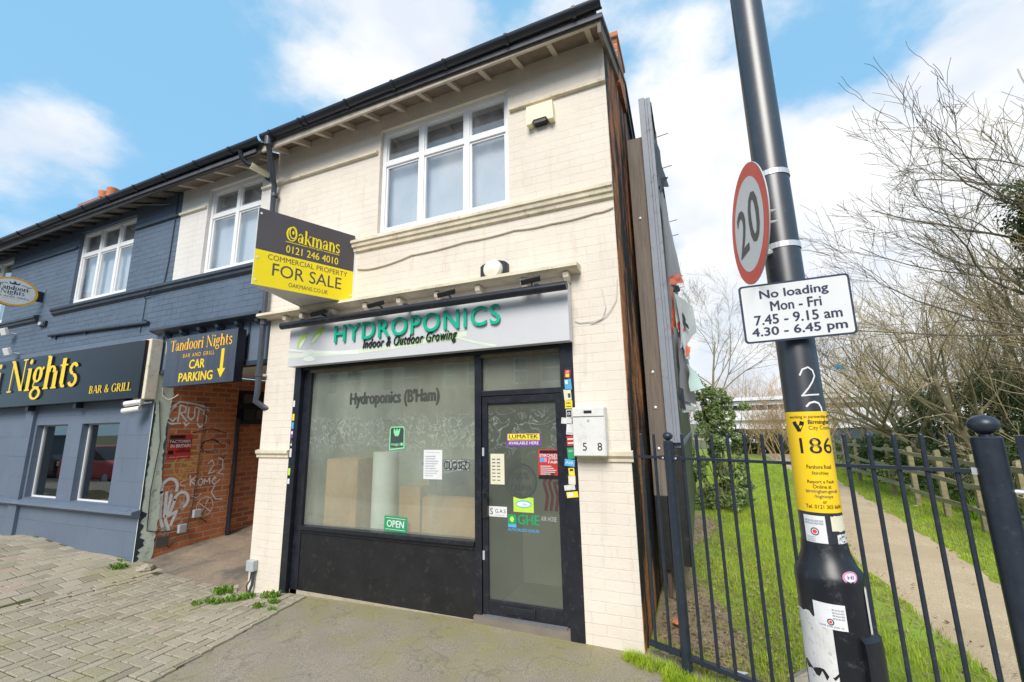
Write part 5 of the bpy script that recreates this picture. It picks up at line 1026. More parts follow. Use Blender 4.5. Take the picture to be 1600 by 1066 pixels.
# speed sign
sc_ = V((.2415, -2.207, 2.458)); an = .16; DF = Fr(sc_, (sin(an), -cos(an), 0), (0, 0, 1))
S = thing('speed_sign', 'round red rimmed 20 speed limit sign strapped to the lamp post', 'road sign', sc_)
k = MB(); k.prism(DF, [(.225*cos(i*pi/32), .225*sin(i*pi/32)) for i in range(64)], -.004, 0, 'grey_plastic', 'grey_plastic'); k.disc(DF, 0, 0, .224, .224, 'sign_red', .0004, 64); k.disc(DF, 0, 0, .176, .176, 'sign_white', .0009, 64); k.build('disc', S)
k = MB(); k.text(DF, '2', -.133, -.092, -.012, .092, 'sign_gray20', .0016, bold=.03); k.text(DF, '0', .012, -.096, .133, .096, 'sign_gray20', .0016, bold=.03); k.build('numerals', S)
for z in (2.715, 2.395):
    k = MB(); o = axis(z); n = 28; vs = [o+V((cos(2*pi*j/n)*r, sin(2*pi*j/n)*r, dz)) for r, dz in ((r0+.0035, -.011), (r0+.0035, .011)) for j in range(n)]
    k.mesh(vs, [(j, (j+1) % n, n+(j+1) % n, n+j) for j in range(n)], 'strap_steel'); zc = sc_.z+(.11 if z > 2.5 else -.11); k.fbox(Fr((sc_.x, sc_.y, zc), DF.u, DF.v), -.17, .10, -.018, .018, -.022, -.005, 'strap_steel')
    q0 = V((sc_.x+.015, sc_.y+.05, zc)); k.tube([q0, o+(q0-o).normalized()*r0], .012, 'strap_steel', 6); k.build('strap', S)
for dz in (.0, -.02):
    k = MB(); q = DF(.165, -.03+dz*2, -.004); k.tube([q, q+V((.035, 0, 0))], .004, 'strap_steel', 6); k.build('bolt', S)
# no loading plate
a2, ti, ro, pw, ph = .07, -.114, .029, .348, .214
u = V((cos(a2), sin(a2), 0)); nn_ = V((sin(a2), -cos(a2), 0)); v2 = V((0, 0, 1))*cos(ti)-nn_*sin(ti)
NF = Fr((.356, -2.19, 2.117), u*cos(ro)+v2*sin(ro), -u*sin(ro)+v2*cos(ro))
S = thing('loading_plate', 'white rectangular No loading plate with dark border on the lamp post', 'road sign', (.356, -2.19, 2.117))
def rrect(w_, h_, r, n=5): return [(sx_*(w_/2-r)+r*cos(b0+pi/2*i/n), sy_*(h_/2-r)+r*sin(b0+pi/2*i/n)) for sx_, sy_, b0 in ((1, 1, 0), (-1, 1, pi/2), (-1, -1, pi), (1, -1, 3*pi/2)) for i in range(n+1)]
k = MB(); k.prism(NF, rrect(pw, ph, .013), -.004, 0, 'sign_navy', 'grey_plastic'); k.poly(NF, rrect(pw-.014, ph-.014, .009), 'sign_white', .0008); k.build('plate', S)
k = MB(); hw, hh = pw/2, ph/2
for t, x0, x1, y0, y1 in (('No loading', -.108, .108, .043, .083), ('Mon - Fri', -.078, .082, .004, .04), ('7.45 - 9.15 am', -.135, .138, -.043, -.007), ('4.30 - 6.45 pm', -.148, .148, -.093, -.052)): k.text(NF, t, x0, y0, x1, y1, 'sign_navy', .0016, bold=.035)
k.build('lettering', S)
k = MB(); k.fbox(NF, -.09, .09, -.015, .015, -.02, -.005, 'strap_steel'); k.fbox(NF, -.03, .03, -.03, .03, -.05, -.02, 'strap_steel'); k.build('clip', S)
# yellow column number plate, wrapped round the post
S = thing('column_plate', 'yellow plate numbered 186 wrapped round the black lamp post', 'plate', axis(1.6))
C2 = Cyl(r0+.0012, .30); k = MB()
for i in range(40):
    a0_, a1_ = -.135+.27*i/40, -.135+.27*(i+1)/40; k.rect(C2, a0_, 1.428, a1_, 1.757, 'plate_yellow', 0)
k.build('plate', S, smooth=True)
k = MB()
def ctext(t, wd, zc, h, m='letter_black', bold=.01, x=0): k.text(C2, t, x-wd/2, zc-h/2, x+wd/2, zc+h/2, m, .0007, bold=bold)
ctext('working in partnership with', .145, 1.738, .014, 'letter_black', .004, .0); ctext('Birmingham', .085, 1.719, .019, 'letter_black', .03, .027); ctext('City Council', .085, 1.700, .018, 'letter_black', .0, .027)
for sx_ in (-1, 1): k.ribbon(C2, [(-.045, 1.694), (-.045+.010*sx_, 1.714), (-.045+.012*sx_, 1.72)], .013, 'letter_black', .0006+.0001*sx_)
ctext('186', .105, 1.642, .052, 'letter_black', .004, .004); ctext('Pershore Road', .075, 1.573, .013); ctext('Stirchley', .05, 1.552, .013); ctext('Report a Fault', .082, 1.524, .013); ctext('Online at', .055, 1.510, .012); ctext('birmingham.gov.uk', .098, 1.494, .014, 'sign_navy'); ctext('/highways', .055, 1.478, .013, 'sign_navy'); ctext('or', .012, 1.461, .008); ctext('Tel. 0121 303 6644', .112, 1.447, .012)
k.build('lettering', S)
def csticker(rot, r, a0, a1, z0, z1, m, lab, extra=None, jag=0, grp='stickers on the lamp post'):
    c = Cyl(r, rot); k = MB(); n = 10; rq = random.Random(int(z0*1000))
    tops = [z1+rq.uniform(-jag, jag) for _ in range(n+1)]; bots = [z0+rq.uniform(-jag, jag) for _ in range(n+1)]
    for i in range(n): k.poly(c, [(a0+(a1-a0)*i/n, bots[i]), (a0+(a1-a0)*(i+1)/n, bots[i+1]), (a0+(a1-a0)*(i+1)/n, tops[i+1]), (a0+(a1-a0)*i/n, tops[i])], m, 0)
    if extra: extra(k, c)
    return tag(k.build('sticker'), lab, 'sticker', grp)
def leaflet(a0, z0, sgn):
    def f(k, c):
        for i in range(2): k.text(c, 'FIND OUR LOCAL GROUP ONLINE', a0+.004, z0+.074+i*.008, a0+.058, z0+.080+i*.008, 'sign_navy', .0006)
        k.ring(c, a0+.031, z0+.052, .012, .012, .003, 'sign_navy', .0006); k.disc(c, a0+.031, z0+.052, .006, .006, 'sign_red', .0007)
        for i in range(5): k.text(c, 'COME AND JOIN US', a0+(.004 if sgn else .030), z0+.008+i*.006, a0+(.03 if sgn else .058), z0+.012+i*.006, 'sign_navy', .0006)
    return f
csticker(.0, r0+.0008, -.052, .012, 1.317, 1.418, 'sticker_white', 'white leaflet sticker with red roundel just under the yellow plate', leaflet(-.052, 1.317, True))
csticker(0, r0+.0012, .028, .088, 1.372, 1.418, 'sticker_cream', 'blank cream sticker right of the leaflet under the yellow plate', jag=.002)
def pat(k, c):
    rq = random.Random(2)
    for i in range(70):
        a, z = rq.uniform(.036, .08), rq.uniform(1.318, 1.358); k.rect(c, a, z, a+rq.uniform(.002, .006), z+.0014, 'letter_black', .0004+i*.00001)
csticker(.12, r0+.0009, .034, .088, 1.314, 1.362, 'sticker_white', 'black and white patterned sticker on the right of the post', pat, jag=.003)
RB = .0962
csticker(.0, RB, -.055, .03, 1.10, 1.17, 'sticker_white', 'white leaflet sticker on the wide base of the lamp post', lambda k, c: ([k.text(c, 'FIND OUR LOCAL GROUP', -.005, 1.128+i*.008, .026, 1.133+i*.008, 'sign_navy', .0006) for i in range(4)], k.ring(c, -.012, 1.120, .009, .009, .003, 'sign_navy', .0006), k.disc(c, -.012, 1.12, .004, .004, 'sign_red', .0007), k.text(c, 'COME AND JOIN US', -.045, 1.104, .02, 1.110, 'sign_navy', .0006)))
csticker(.0, RB-.0003, -.135, -.01, .975, 1.125, 'torn_white', 'large torn white paper remnant on the lamp post base', jag=.012)
csticker(.0, RB-.0002, -.12, -.01, .905, .965, 'torn_white', 'smaller torn white paper remnant low on the lamp post base', jag=.012)
csticker(.0, RB-.0002, -.115, -.03, .80, .885, 'torn_white', 'lowest torn paper scrap near the foot of the post base', jag=.012)
csticker(.0, .0975, .105, .118, 1.09, 1.215, 'torn_white', 'narrow torn white strip down the right side of the base', jag=.006)
k = MB(); c = Cyl(.091, .62); k.disc(c, .0, 1.248, .023, .018, 'sticker_pink', .004, 20); k.disc(c, .0, 1.248, .017, .013, 'sticker_white', .0046, 20); k.text(c, 'HI', -.009, 1.243, .009, 1.253, 'sticker_purple', .0052, bold=.02); tag(k.build('sticker'), 'round pink and white sticker on the shoulder of the base', 'sticker', 'stickers on the lamp post')
# ================================================================== RAILING
th = R(-25.366); fx, fy = -.136, -.2; fdv = V((cos(th), sin(th), 0)); SPC = .117
def fp(t, z): return V((fx, fy, z))+fdv*(SPC*t)
RL = thing('railing', 'dark blue grey vertical bar railing running from the shop corner to the gate post', 'railing', fp(5, -.1))
k = MB(); k.tube([fp(0, .0), fp(0, 1.635)], .0118, 'railing_paint', 10); k.lathe(fp(0, 1.635), (0, 0, 1), [(.0118, 0), (.008, .008), (0.0005, .011)], 'railing_paint', 10); bar0 = k.build('bar', RL, smooth=True)
for t in [-3.15, -2.1]+list(range(1, 14)):
    b = bar0.copy(); COL.objects.link(b); b.parent = RL; b.location = bar0.location+(fp(t, 0)-fp(0, 0))
for z, hh_ in ((1.453, .010), (.026, .016)):
    k = MB(); RF_ = Fr(fp(0, z), fdv, (0, 0, 1)); k.fbox(RF_, -3.6*SPC, -1.02*SPC-.037, -hh_, hh_, -.02, .02, 'railing_paint'); k.fbox(RF_, -1.02*SPC+.037, 13.6*SPC, -hh_, hh_, -.02, .02, 'railing_paint'); k.build('rail', RL)
def ballpost(parent, t, r, h, ball):
    k = MB(); o = fp(t, -.2); k.lathe(o, (0, 0, 1), [(r, 0), (r, h+.2-.006), (r-.006, h+.2), (0, h+.2)], 'railing_paint', 28); p = k.build('post', parent, smooth=True)
    k = MB(); k.lathe(fp(t, h), (0, 0, 1), [(r*.45, -.002), (r*.42, ball*.18)]+[(ball*cos(a*pi/12)*1.0, ball*(.95+.80*sin(a*pi/12))) for a in range(-5, 6)]+[(.0005, ball*1.75)], 'railing_paint', 24); k.build('ball_finial', p, smooth=True)
ballpost(RL, -1.02, .038, 1.585, .040)
for t in (-1.02,):
    for sgn in (-1, 1):
        k = MB(); q = fp(t, 1.453)+fdv*(sgn*.055); k.fbox(Fr(q, fdv, (0, 0, 1)), -.022, .022, -.016, .016, -.026, .024, 'railing_paint'); k.tube([q+V((0, -.03, 0)), q+V((0, -.04, 0))], .008, 'strap_steel', 8); k.build('bracket', RL)
GP = thing('gate_post', 'thick dark blue grey gate post with flattened ball cap near the right edge', 'gate post', fp(14.12, -.1)); ballpost(GP, 14.12, .061, 1.628, .063)
k = MB(); q = fp(13.72, 1.453); k.fbox(Fr(q, fdv, (0, 0, 1)), -.03, .03, -.016, .016, -.028, .024, 'strap_steel'); k.build('bracket', GP)
GT = thing('gate', 'dark barred gate hung on the thick post and cut by the right edge', 'gate', fp(18, -.1))
for t in (15.15, 26): k = MB(); k.fbox(Fr(fp(t, 0), fdv, (0, 0, 1)), -.022, .022, .02, 1.635, -.022, .022, 'railing_paint'); k.build('stile', GT, bevel=.003)
for z in (1.453, .1): k = MB(); k.fbox(Fr(fp(15.15, z), fdv, (0, 0, 1)), .023, 10.85*SPC-.023, -.012, .012, -.018, .018, 'railing_paint'); k.build('rail', GT)
for t in range(16, 26): b = bar0.copy(); COL.objects.link(b); b.parent = GT; b.location = fp(t, .05)-fp(18, -.1)-(fp(0, 0)-fp(5, -.1))+bar0.location if 0 else (fp(t, .05)-fp(0, 0))-V(GT.location)+V(RL.location)+V(bar0.location)
k = MB(); k.tube([fp(14.55, 1.36), fp(15.1, 1.36)], .012, 'strap_steel', 8); k.tube([fp(14.55, 1.24), fp(15.1, 1.24)], .012, 'railing_paint', 8); k.tube([fp(15.0, 1.22)+V((0, -.04, 0)), fp(15.0, 1.38)+V((0, -.04, 0))], .018, 'strap_steel', 10); k.build('hinge', GT, smooth=True)
# ================================================================== BILLBOARD
BB = thing('billboard', 'tall grey advertising hoarding with torn vinyl seen edge-on beside the shop', 'billboard', (-.25, 1.2, -.1))
BXF = Fr((-.205, 1.2, 0), (0, 1, 0), (0, 0, 1))   # panel face, +x
k = MB(); k.fbox(BXF, .045, 7.2, 1.52, 5.70, -.06, 0, 'hoarding_green'); pan = k.build('panel', BB)
k = MB(); k.box(-.335, -.265, 1.17, 1.24, 1.515, 5.80, 'hoarding_grey'); k.box(-.264, -.235, 1.175, 1.24, 1.515, 5.785, 'hoarding_grey'); k.box(-.2345, -.196, 1.18, 1.24, 1.515, 5.79, 'hoarding_grey'); k.build('edge_column', BB, bevel=.004)
k = MB(); k.fbox(BXF, .042, 7.2, 5.701, 5.76, -.07, .02, 'hoarding_black'); k.build('panel_frame', BB); k = MB(); k.fbox(BXF, .042, 7.2, 1.46, 1.515, -.07, .02, 'hoarding_grey'); k.build('panel_frame', BB)
k = MB(); k.box(-.355, -.2, 1.22, 1.26, .26, 1.455, 'hoarding_black'); k.box(-.199, -.185, 1.19, 1.26, .26, 1.455, 'hoarding_black'); k.fbox(BXF, .07, 7.2, .26, 1.455, -.02, .005, 'hoarding_green'); k.build('lower_board', BB)
for i, (x, y, t) in enumerate(((-.455, 1.28, 5.30), (-.42, 3.2, 5.4), (-.42, 5.2, 5.4), (-.42, 7.2, 5.4))):
    k = MB(); k.box(x-.068, x+(.068 if i else .115), y-.05, y+.09, .95 if i == 0 else -.3, t, 'timber_brown' if i else 'timber_grey'); 
    if i == 0: k.box(x-.066, x+.066, y-.049, y+.088, .20, .949, 'hoarding_black'); k.box(x+.0, x+.04, y, y+.05, -.3, .199, 'timber_brown')
    p = k.build('timber_post', BB, bevel=.006)
    for z in (4.2, 2.3, 1.9, 1.45):
        b = MB(); b.lathe((x+.02, y-.05, z), (0, -1, 0), [(.018, 0), (.018, .008), (0.0005, .014)], 'strap_steel', 8)
        if i == 0: b.build('bolt', p)
for z, y in ((5.45, 1.55), (5.1, 1.75), (4.7, 2.6), (4.55, 2.8), (4.4, 4.4), (4.3, 4.8)):
    k = MB(); k.tube([(-.2, y, z), (-.02, y, z+.02)], .005, 'hoarding_black', 6); k.build('rod', BB)
def flap(pts, m, seed=1):                       # torn vinyl: (photo x, photo y, depth) corners of a quad, crumpled
    a, b2, c, d = [on_y(px, py, y) for px, py, y in pts]; rq = random.Random(seed); n = 6; k = MB(); vs = []
    for i in range(n+1):
        for j in range(n+1):
            s, t = i/n, j/n; p = a.lerp(b2, s).lerp(d.lerp(c, s), t); e = .03*sin(s*7+seed)*sin(t*6+seed*2)+rq.uniform(-.008, .008); vs.append(p+V((.5*e, e, 0)))
    k.mesh(vs, [(j*(n+1)+i, j*(n+1)+i+1, (j+1)*(n+1)+i+1, (j+1)*(n+1)+i) for j in range(n) for i in range(n)], m); return k.build('torn_vinyl', pan, smooth=True)
flap([(1022, 200, 1.3), (1030, 235, 1.9), (1043, 290, 1.9), (1030, 300, 1.3)], 'torn_vinyl_dark', 1)
flap([(1031, 285, 1.5), (1042, 275, 1.7), (1034, 300, 1.6), (1031, 302, 1.5)], 'torn_vinyl_dark', 7)
flap([(1035, 300, 1.3), (1042, 330, 2.2), (1066, 440, 2.2), (1046, 440, 1.35)], 'torn_vinyl_grey', 2)
flap([(1045, 433, 1.3), (1065, 427, 1.9), (1067, 442, 1.9), (1047, 447, 1.3)], 'torn_vinyl_orange', 3)
flap([(1050, 446, 1.3), (1062, 445, 1.6), (1060, 460, 1.6), (1053, 456, 1.4)], 'torn_vinyl_dark', 4)
flap([(1052, 457, 1.35), (1072, 470, 1.9), (1079, 490, 1.9), (1060, 520, 1.4)], 'torn_vinyl_mint', 5)
flap([(1049, 450, 1.28), (1052, 460, 1.5), (1058, 540, 1.5), (1050, 520, 1.28)], 'torn_vinyl_orange', 15)
flap([(1057, 500, 1.4), (1066, 496, 1.6), (1072, 515, 1.6), (1062, 520, 1.4)], 'sticker_red', 6)
flap([(1064, 482, 1.5), (1072, 500, 1.6), (1076, 515, 1.6), (1067, 505, 1.5)], 'torn_vinyl_dark', 8)
flap([(1052, 510, 1.28), (1066, 520, 1.7), (1080, 640, 1.7), (1062, 640, 1.3)], 'torn_vinyl_grey', 9)
flap([(1068, 525, 1.5), (1074, 540, 1.6), (1080, 545, 1.6), (1072, 560, 1.5)], 'torn_vinyl_orange', 10)
flap([(1066, 520, 1.45), (1073, 525, 1.6), (1077, 562, 1.6), (1070, 560, 1.45)], 'sticker_white', 14)
flap([(1073, 568, 1.5), (1084, 578, 1.8), (1102, 606, 1.8), (1080, 612, 1.5)], 'torn_vinyl_mint', 11)
flap([(1060, 600, 1.29), (1068, 612, 1.35), (1072, 645, 1.35), (1063, 632, 1.29)], 'torn_vinyl_dark', 12)
flap([(1058, 462, 1.35), (1082, 478, 2.0), (1089, 520, 2.0), (1064, 545, 1.4)], 'torn_white', 21)
flap([(1060, 525, 1.3), (1076, 560, 1.9), (1087, 632, 1.9), (1063, 625, 1.3)], 'torn_vinyl_grey', 22)
flap([(1066, 632, 1.4), (1090, 636, 1.8), (1088, 643, 1.8), (1066, 645, 1.4)], 'torn_white', 13)
# ================================================================== WOODEN FENCE, TREES, BUSHES
WFx = lambda y: 4.12+(y-5)*.03
WF = thing('wooden_fence', 'weathered post and rail wooden fence along the far side of the path', 'fence', (4.3, 8, -.15))
posts = [3.4, 4.7, 5.95, 7.25, 8.6, 10.0, 11.4, 12.8, 14.2, 15.6]
for y in posts:
    k = MB(); x = WFx(y); k.prism(Fr((x, y-.05, 0), (1, 0, 0), (0, 0, 1)), [(-.045, -.3), (.045, -.3), (.045, 1.08), (.035, 1.12), (-.035, 1.10), (-.045, 1.06)], -.08, .0, 'fence_wood'); k.build('post', WF)
for i in range(len(posts)-1):
    for z in (.98, .60, .22):
        y0, y1 = posts[i]+.005, posts[i+1]-.005; dz0, dz1 = .02*sin(i*3+z*9), .02*sin(i*5+z*7); k = MB(); xs0, xs1 = WFx(y0)-.065, WFx(y1)-.065
        k.mesh([(x+dx, y, z+dz+e) for x, y, dz in ((xs0, y0, dz0), (xs1, y1, dz1)) for dx in (-.035, 0) for e in (-.04, .04)], [(0, 1, 3, 2), (4, 6, 7, 5), (0, 4, 5, 1), (2, 3, 7, 6), (0, 2, 6, 4), (1, 5, 7, 3)], 'fence_wood'); k.build('rail', WF)
def grow(mb, rq, p, d, L, r, depth, mat, up=.0, wob=.25, kids=3, spread=.75, minr=.0038, twig=None, shrink=.62, segs=5):
    """one limb and, recursively, its side branches"""
    pts, rads = [p], [r]; dirs = [d]; n = segs if depth > 0 else max(3, segs-1)
    for i in range(n):
        d = (d+V((rq.gauss(0, wob), rq.gauss(0, wob), rq.gauss(0, wob)+up))*.5).normalized(); p = p+d*(L/n)
        pts.append(p); rads.append(max(minr, r*(1-.62*(i+1)/n))); dirs.append(d)
    mb.tube(pts, rads, twig if (twig and r < .016) else mat, 7 if r > .06 else (5 if r > .02 else 3), cap=False)
    if depth <= 0: return
    for k_ in range(kids+(1 if rq.random() < .5 else 0)):
        i = rq.randint(1 if depth < 3 else 2, n); b = pts[i]; dd = dirs[i]; o = dd.orthogonal().normalized(); o.rotate(Matrix.Rotation(rq.random()*6.28, 3, dd))
        nd = (dd+o*rq.uniform(.45, 1.1)*spread).normalized()
        grow(mb, rq, b, nd, L*shrink*rq.uniform(.75, 1.15), max(minr, rads[i]*.62), depth-1, mat, up, wob, kids, spread, minr, twig, shrink, segs)
def leaves(mb, rq, n, centres, size, mat, flat=.6):
    for _ in range(n):
        (cx, cy, cz, rx, ry, rz_) = rq.choice(centres)
        while True:
            a, b2, c = rq.uniform(-1, 1), rq.uniform(-1, 1), rq.uniform(-1, 1); q = a*a+b2*b2+c*c
            if .25*rq.random() < q <= 1: break
        p = V((cx+a*rx, cy+b2*ry, cz+c*rz_)); s = size*rq.uniform(.6, 1.3)
        nrm = V((a+rq.gauss(0, flat), b2+rq.gauss(0, flat), c*.6+.35+rq.gauss(0, flat))).normalized(); u = nrm.orthogonal().normalized(); u.rotate(Matrix.Rotation(rq.random()*6.28, 3, nrm)); v = nrm.cross(u)
        mb.face([p-u*s, p-v*s*.42+u*s*.1, p+u*s+nrm*s*.2, p+v*s*.42+u*s*.1], mat, min(1, max(.02, rq.gauss(.45, .24))))
def copy_thing(o, loc, rz_, sc):
    c = o.copy(); COL.objects.link(c); c.location = loc; c.rotation_euler = (0, 0, rz_); c.scale = (sc, sc, sc)
    for ch in list(o.children):
        d = ch.copy(); COL.objects.link(d); d.parent = c
    return c
# laurel bush beside the hoarding
rq = random.Random(21)
T = thing('laurel_bush', 'dense glossy green bush growing against the far part of the hoarding', 'bush', (.34, 6.9, -.12))
k = MB(); cs = []
for i in range(74):
    z = .15+2.35*rq.random()**1.2; w_ = max(.14, .72-.10*z-.10*max(0, z-1.0)**1.5); a = rq.random()*6.28; r = rq.random()**.45*w_*.95
    cs.append((.30+r*cos(a), 6.9+r*sin(a)*.9, z-.1, rq.uniform(.07, .19), rq.uniform(.07, .19), rq.uniform(.08, .2)))
cs += [(.12, 6.9, 2.45, .14, .14, .25), (.02, 6.9, 2.7, .10, .10, .2), (.3, 6.9, 2.35, .1, .1, .2), (.62, 6.9, 2.15, .14, .14, .18), (.95, 6.9, 2.05, .13, .1, .1)]
leaves(k, rq, 9000, cs, .048, 'leaf_bush', .9); k.build('crown', T)
k = MB()
for i in range(12): grow(k, rq, V((.34+rq.uniform(-.15, .15), 6.9+rq.uniform(-.15, .15), -.2)), V((rq.gauss(0, .25), rq.gauss(0, .25), 1)).normalized(), rq.uniform(1.2, 2.2), .02, 1, 'bark', .1, .15, 3)
k.build('trunk', T)
# small round-headed bare tree beyond the hoarding
def bare_tree(name, label, base, h, r, lean, seed, depth=4, kids=3, up=.05, wob=.22, spread=.8, bark='bark', twig='twig_tan', group=None, stems=1, shrink=.62, segs=5, cat='tree', frac=.36):
    rq = random.Random(seed); T = thing(name, label, cat, base, group); B = V(base)
    k = MB(); tw = MB(); d0 = V((lean[0], lean[1], 1)).normalized()
    for s in range(stems):
        d = (d0+V((rq.gauss(0, .32), rq.gauss(0, .32), 0))*(1 if stems > 1 else .0)).normalized(); pts, rads = [B+V((rq.gauss(0, .15), rq.gauss(0, .15), -.2))*(1 if stems > 1 else 0)], [r]
        n = 8; tl = h*(rq.uniform(.6, 1) if stems > 1 else .62)
        for i in range(n):
            d = (d+V((rq.gauss(0, wob*.4), rq.gauss(0, wob*.4), up))*.5).normalized(); pts.append(pts[-1]+d*(tl/n)); rads.append(r*(1-.75*(i+1)/n))
        k.tube(pts, rads, bark, 8, cap=False)
        nb = kids*4 if stems == 1 else kids*2+1
        for i in range(nb):
            t = rq.uniform(frac, 1) if i > 0 else 1.0; j = min(n, int(t*n)); o = V((rq.gauss(0, 1), rq.gauss(0, 1), rq.gauss(0, .3))).normalized()
            grow(tw, rq, pts[j], (d0*.6+o*spread+V((0, 0, .25))).normalized(), h*.40*(1.25-.5*t)*(1 if stems == 1 else .8), max(.01, rads[j]*.55), depth-1, bark, up, wob, kids, spread, .0036, twig, shrink, segs)
    k.build('trunk', T, smooth=True); tw.build('branches', T); return T
bare_tree('bare_tree', 'small round headed bare tree rising behind the glossy green bush', (.45, 20, -.2), 9.6, .11, (.03, 0), 4, 5, 3, .05, .2, .75, 'bark', 'bark')
# ivy-clad tree cut by the right edge, with long limbs over the path
T = bare_tree('ivy_tree', 'ivy clad tree at the right edge with long bare limbs reaching over the path', (6.6, 6.9, -.2), 6.9, .17, (0, 0), 9, 4, 3, .06, .16, .6)
rq = random.Random(31); k = MB()
for z, dx, dy in ((4.4, -.9, .35), (3.0, -1, -.2), (5.6, -1, -.15), (4.9, -1, .2), (4.0, -1, -.1), (3.1, -1, .15), (5.2, -.8, -.5), (6.0, -.9, .5), (3.6, -.9, -.35), (2.6, -1, .3), (6.3, -.9, -.4)):
    grow(k, rq, V((6.4, 6.9, z)), V((dx, dy, rq.uniform(.1, .5))).normalized(), rq.uniform(2.2, 3.4)*(1 if z < 5.4 else .68), rq.uniform(.018, .032), 3, 'bark_grey', .05, .24, 4, .65, .0038, 'bark_grey', .55, 7)
k.build('overhanging_limbs', T)
k = MB(); cs = [(6.45-.02*i+rq.uniform(-.15, .15), 6.85+rq.uniform(-.2, .2), 3.2+i*.14, rq.uniform(.22, .5), rq.uniform(.2, .45), .26) for i in range(20)]+[(6.55+rq.uniform(-.3, .3), 6.9, .3+i*.3, .3, .3, .3) for i in range(9)]
leaves(k, rq, 8500, cs, .05, 'leaf_ivy'); k.build('ivy', T)
# leaning bare trees and tan scrub in the thicket behind the wooden fence
bare_tree('leaning_tree', 'bare tree leaning left out of the thicket with a thick curved trunk', (5.6, 8.5, -.2), 5.4, .11, (-.30, -.05), 12, 4, 3, .05, .2, .7, 'bark', 'twig_tan')
bare_tree('leaning_tree', 'slender bare tree leaning left behind the no loading plate', (6.2, 13.5, -.2), 6.6, .10, (-.30, 0), 14, 4, 3, .06, .2, .75, 'bark', 'twig_tan')
bare_tree('bare_tree', 'bare tree standing farther back near the right edge', (10.5, 17, -.2), 7.2, .15, (-.05, 0), 15, 4, 3, .06, .2, .8, 'bark_grey', 'bark_grey')
bare_tree('leaning_tree', 'broken looking dark trunk slanting low across the ivy thicket', (5.9, 9.6, -.1), 5.0, .15, (-.95, .1), 23, 3, 2, -.02, .2, .6, 'bark', 'bark')
SG_ = 'bare scrub trees behind the wooden fence'; SLAB = 'bare tan many stemmed scrub tree in the thicket behind the wooden fence'
sc1 = bare_tree('scrub_tree', SLAB, (7.0, 7.9, -.2), 4.6, .035, (-.15, 0), 41, 3, 3, .08, .2, .65, 'bark', 'twig_tan', SG_, 7)
sc2 = bare_tree('scrub_tree', SLAB, (6.6, 10.8, -.2), 5.2, .04, (-.2, 0), 42, 3, 3, .08, .22, .65, 'bark', 'twig_tan', SG_, 7)
sc3 = bare_tree('scrub_tree', SLAB, (7.0, 12.6, -.2), 5.8, .045, (-.1, 0), 43, 3, 3, .07, .22, .7, 'bark', 'twig_tan', SG_, 6)
rq = random.Random(77)
for i, (x, y) in enumerate([(6.8, 5.2), (7.3, 9.6), (6.2, 14.9), (8.6, 12.6), (7.4, 17), (10.2, 16.5), (8.2, 21), (8.0, 8.6), (9.4, 10.6), (6.3, 18.5), (11.5, 13.5)]):
    copy_thing((sc1, sc2, sc3)[i % 3], (x, y, -.2), rq.random()*6.28, rq.uniform(.85, 1.2))
# rust brown bushes in front of the office and a far bare hedge
RG = 'rust brown bushes before the office'; RLAB = 'rust brown leafless bush in front of the pale office building'
rb = bare_tree('brown_bush', RLAB, (3.6, 21, -.3), 3.6, .03, (0, 0), 51, 3, 3, .08, .25, .7, 'twig_rust', 'twig_rust', RG, 8, cat='bush')
for x, y, s in ((4.6, 22, 1.1), (5.6, 24, 1.2), (2.9, 25, .9)): copy_thing(rb, (x, y, -.3), x*3, s)
HG = 'far bare trees on the skyline'; HL = 'far leafless brown tree on the skyline beyond the office'
hb = bare_tree('far_tree', HL, (4, 62, -.3), 7, .12, (0, 0), 61, 4, 3, .06, .25, .8, 'twig_rust', 'twig_rust', HG, 4)
for i in range(16): copy_thing(hb, (-6+i*3.1+sin(i*7)*1.2, 60+8*sin(i*3.3), -.3), i*2.1, .75+.3*abs(sin(i*2.7)))
# ivy and bramble undergrowth behind the fence: one mass
k = MB(); cs = []
rq = random.Random(19)
for i in range(150):
    y = rq.uniform(3.4, 19); x = WFx(y)+.35+rq.random()**1.3*3.0; z = rq.uniform(.0, .55+.75*min(1, (x-WFx(y))/1.6)); cs.append((x, y, z, rq.uniform(.25, .5), rq.uniform(.25, .5), rq.uniform(.15, .35)))
leaves(k, rq, 17000, cs, .052, 'leaf_ivy', .8); kind(k.build('undergrowth'), 'stuff')
k = MB(); cs = [(WFx(y)+rq.uniform(-.1, .25), y, rq.uniform(.7, 1.1), .25, .4, .18) for y in (8.9, 9.3, 9.8, 10.4, 11, 11.5, 12.1, 13)]
leaves(k, rq, 2600, cs, .05, 'leaf_ivy', .8); tag(k.build('fence_ivy'), 'dark ivy draped over the far wooden fence rails', 'ivy')
k = MB(); cs = [(5.5+rq.uniform(0, 2.6), 7.0+rq.uniform(0, 6.5), .9+rq.random()*2.0, .45, .45, .35) for _ in range(44)]
leaves(k, rq, 11000, cs, .055, 'leaf_ivy', .8); tag(k.build('ivy_clump'), 'dark ivy climbing among the bare stems behind the fence', 'ivy')
k = MB(); cs = [(rq.uniform(2.0, 6.4), 26+rq.uniform(-.8, .8), rq.uniform(.0, .9), .5, .5, .35) for _ in range(40)]
leaves(k, rq, 4500, cs, .10, 'leaf_scrub', .8); tag(k.build('hedge'), 'low green hedge at the far bend of the path', 'hedge')
k = MB()
for i in range(12): grow(k, rq, V((4.7+rq.uniform(0, 1.2), 3.8+i*.35, -.1)), V((rq.gauss(-.1, .3), rq.gauss(0, .3), 1)).normalized(), rq.uniform(1.0, 2.2), .008, 2, 'twig_tan', .0, .3, 3, .8, .0035)
tag(k.build('bramble'), 'tangled tan bramble stems just behind the near fence posts', 'bramble')
sp = []
rg = random.Random(55)
